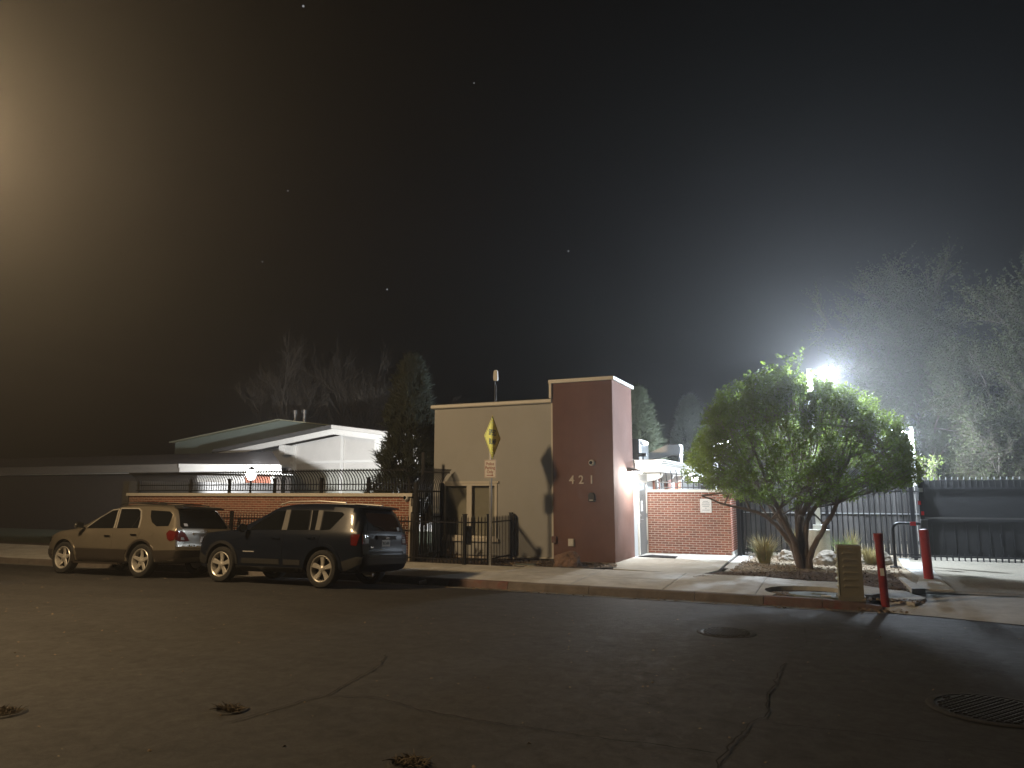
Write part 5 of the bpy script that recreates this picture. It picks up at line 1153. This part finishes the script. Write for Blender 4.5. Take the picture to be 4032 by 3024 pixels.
bare_tree('bare_tree','small bare tree showing above the cream roof edge',(-17.2,42,0),9,.12,17,levels=6,trunk=.26,spread=.45,up=.3,tl=.6,twig_n=5,tw_w=.010,group=G1)
# big olive trees at the right
G2 = 'olive trees behind the gate'
bare_tree('olive_tree','large wispy olive tree at the right edge behind the gate',(7.9,31.0,0),16.5,.20,31,'bark_pale','leaf_olive',9,.070,15,.85,G2,.008,levels=6,trunk=.22,spread=.46,up=.22)
bare_tree('olive_tree','wispy twiggy tree just above the gate',(5.6,30.0,0),12.0,.16,35,'bark_pale','leaf_olive',6,.075,16,.85,G2,.008,levels=6,trunk=.18,spread=.50,up=.15)
bare_tree('olive_tree','dark tall tree behind the flood lamp',(5.2,38,0),21.0,.24,41,'bark','leaf_olive',10,.078,14,1.0,G2,.008,levels=6,trunk=.22,spread=.44,up=.25)
bare_tree('olive_tree','dim tree between the flood lamp and the tall trees',(2.4,37,0),15.0,.18,44,'bark','leaf_olive',9,.075,14,.9,G2,.008,levels=6,trunk=.22,spread=.46,up=.25)
bare_tree('olive_tree','tall tree at the upper right corner behind the others',(11.0,36,0),17.5,.26,47,'bark_pale','leaf_olive',10,.078,14,1.0,G2,.008,levels=6,trunk=.24,spread=.44,up=.25)
bare_tree('olive_tree','bushy olive tree rising behind the right part of the gate',(9.8,28.5,0),12.5,.15,57,'bark_pale','leaf_olive',12,.07,15,.85,G2,.008,levels=6,trunk=.20,spread=.50,up=.18)
bare_tree('olive_tree','bushy olive tree just right of the flood lamp',(4.2,34,0),15.0,.17,63,'bark','leaf_olive',12,.075,14,.9,G2,.008,levels=6,trunk=.20,spread=.48,up=.2)
bare_tree('green_sapling','small bright green sapling over the gate end',(3.1,25.2,0),4.6,.05,52,'bark','leaf',4,.06,5,.3,None,.005,levels=4,trunk=.30,spread=.45,up=.3)
# ---- conifers
def conifer(name, label, base, h, rad, seed, m, n, size=.16, steep=.9, taper=1.0, group=None):
    t = thing(name, label, 'tree', base, group=group); rs = np.random.default_rng(seed)
    MB().tube([(0,0,-.2),(0,0,h*.5),(0,0,h*.96)], [.14,.09,.02], 8).build('trunk','bark',t,True)
    z = rs.uniform(.08,1,n)**.85; prof = (1-z)**taper*(.9+.25*np.sin(z*30)*(.4)); a = rs.uniform(0,2*PI,n)
    lump = 1+.16*np.sin(5*a+z*9)+.10*np.sin(9*a-z*17); rr = rad*np.clip(prof,.03,1)*lump*np.sqrt(rs.uniform(.35,1,n))
    P_ = np.stack([rr*np.cos(a),rr*np.sin(a),z*h],1); out = np.stack([np.cos(a),np.sin(a),np.full(n,steep)],1)+rs.normal(0,.25,(n,3)); out /= np.linalg.norm(out,axis=1,keepdims=True)
    # tufts: several narrow needles sprays from each point
    k = 10; p0 = np.repeat(P_,k,0)+rs.normal(0,.05,(n*k,3)); d = np.repeat(out,k,0)+rs.normal(0,.45,(n*k,3)); d /= np.linalg.norm(d,axis=1,keepdims=True)
    tv = twig_cloud(p0, p0+d*size*rs.uniform(.7,1.6,(n*k,1)), size*.075)
    tag(obj('crown', raw_mesh('crown',tv[0],None,tv[1],m), t), kind='stuff'); return t
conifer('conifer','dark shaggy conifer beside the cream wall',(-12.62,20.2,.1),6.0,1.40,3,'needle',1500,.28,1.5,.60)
conifer('conifer','pale lit conifer behind the brown tower',(-6.9,27.5,.1),5.6,1.6,5,'needle_lit',1100,.28,.6,.7)
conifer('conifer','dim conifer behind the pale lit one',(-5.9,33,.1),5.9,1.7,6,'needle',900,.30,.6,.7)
bare_tree('bush_top','small leafy treetop peeking over the tower',(-9.3,29,0),6.75,.09,61,'bark','leaf_olive',4,.09,6,.45,None,.006,levels=5,trunk=.34,spread=.36,up=.45)
# ---- grass tufts and dry shrubs
def tuft(x,y,h,w,n,label,m,seed,cat='grass'):
    t = thing('grass_tuft',label,cat,(x,y,.07),group='grass tufts by the steel fence'); rs = np.random.default_rng(seed); V=[];F=[]
    for i in range(n):
        a = rs.uniform(0,2*PI); q = rs.random()*w*.25; p = Vector((q*math.cos(a),q*math.sin(a),0)); o = Vector((math.cos(a),math.sin(a),0)); L_ = h*rs.uniform(.5,1.1); sp_ = rs.uniform(.1,1.0)*w; u = Vector((-o.y,o.x,0))*.006
        k = len(V); mid = p+o*sp_*.35+Vector((0,0,L_*.6)); tip = p+o*sp_+Vector((0,0,L_*rs.uniform(.75,1.0)))
        V += [p-u,p+u,mid-u*.8,mid+u*.8,tip]; F += [(k,k+1,k+3),(k,k+3,k+2),(k+2,k+3,k+4)]
    tag(obj('blades', raw_mesh('blades',[tuple(v) for v in V],None,F,m), t), kind='stuff'); MB().lathe([(0,-.02),(w*.2,-.02),(w*.14,.06),(0,.08)],10).build('crown_base','straw',t)
tuft(-1.75,19.3,.75,.55,420,'spiky dry grass tuft left of the tree trunk','dry_grass',1); tuft(-1.78,19.32,.5,.5,160,'green blades inside the spiky dry tuft','green_grass',5)
tuft(.05,20.1,.70,.50,260,'green grass tuft right of the tree trunk','green_grass',2); tuft(.62,19.9,.55,.45,260,'dry grass tuft beside the utility cabinet','dry_grass',3); tuft(.25,20.8,.85,.35,110,'tall thin grass stems against the steel fence','dry_grass',4)
tuft(-1.1,20.7,.95,.3,70,'sparse tall stems behind the dry tuft','dry_grass',6)
bare_tree('dry_shrub','small dry shrub behind the low picket fence',(-9.25,16.9,.08),.62,.012,71,'bark','leaf',0,.05,3,.12,None,.003,levels=3,trunk=.4,spread=.5,up=.2); bare_tree('dry_shrub','second dry shrub nearer the picket gate',(-8.55,16.9,.08),.60,.012,73,'bark','leaf',0,.05,3,.12,None,.003,levels=3,trunk=.4,spread=.5,up=.2)

# ---------------------------------------------------------------- haze
hz = MB().box(-120,100,-50,145,-1.5,24).build('haze','terrain'); tag(hz,'added thin haze glowing round the lamps in place of lens glare',kind='stuff')  # added air volume whose glow stands in for lens glare
hm = bpy.data.materials.new('haze'); hm.use_nodes = True; nt = hm.node_tree; nt.nodes.clear(); o = nt.nodes.new('ShaderNodeOutputMaterial'); pv = nt.nodes.new('ShaderNodeVolumePrincipled')
pv.inputs['Density'].default_value = HAZE; pv.inputs['Color'].default_value = (.92,.92,.93,1); pv.inputs['Anisotropy'].default_value = .74
nt.links.new(pv.outputs[0], o.inputs['Volume']); hz.data.materials.clear(); hz.data.materials.append(hm)
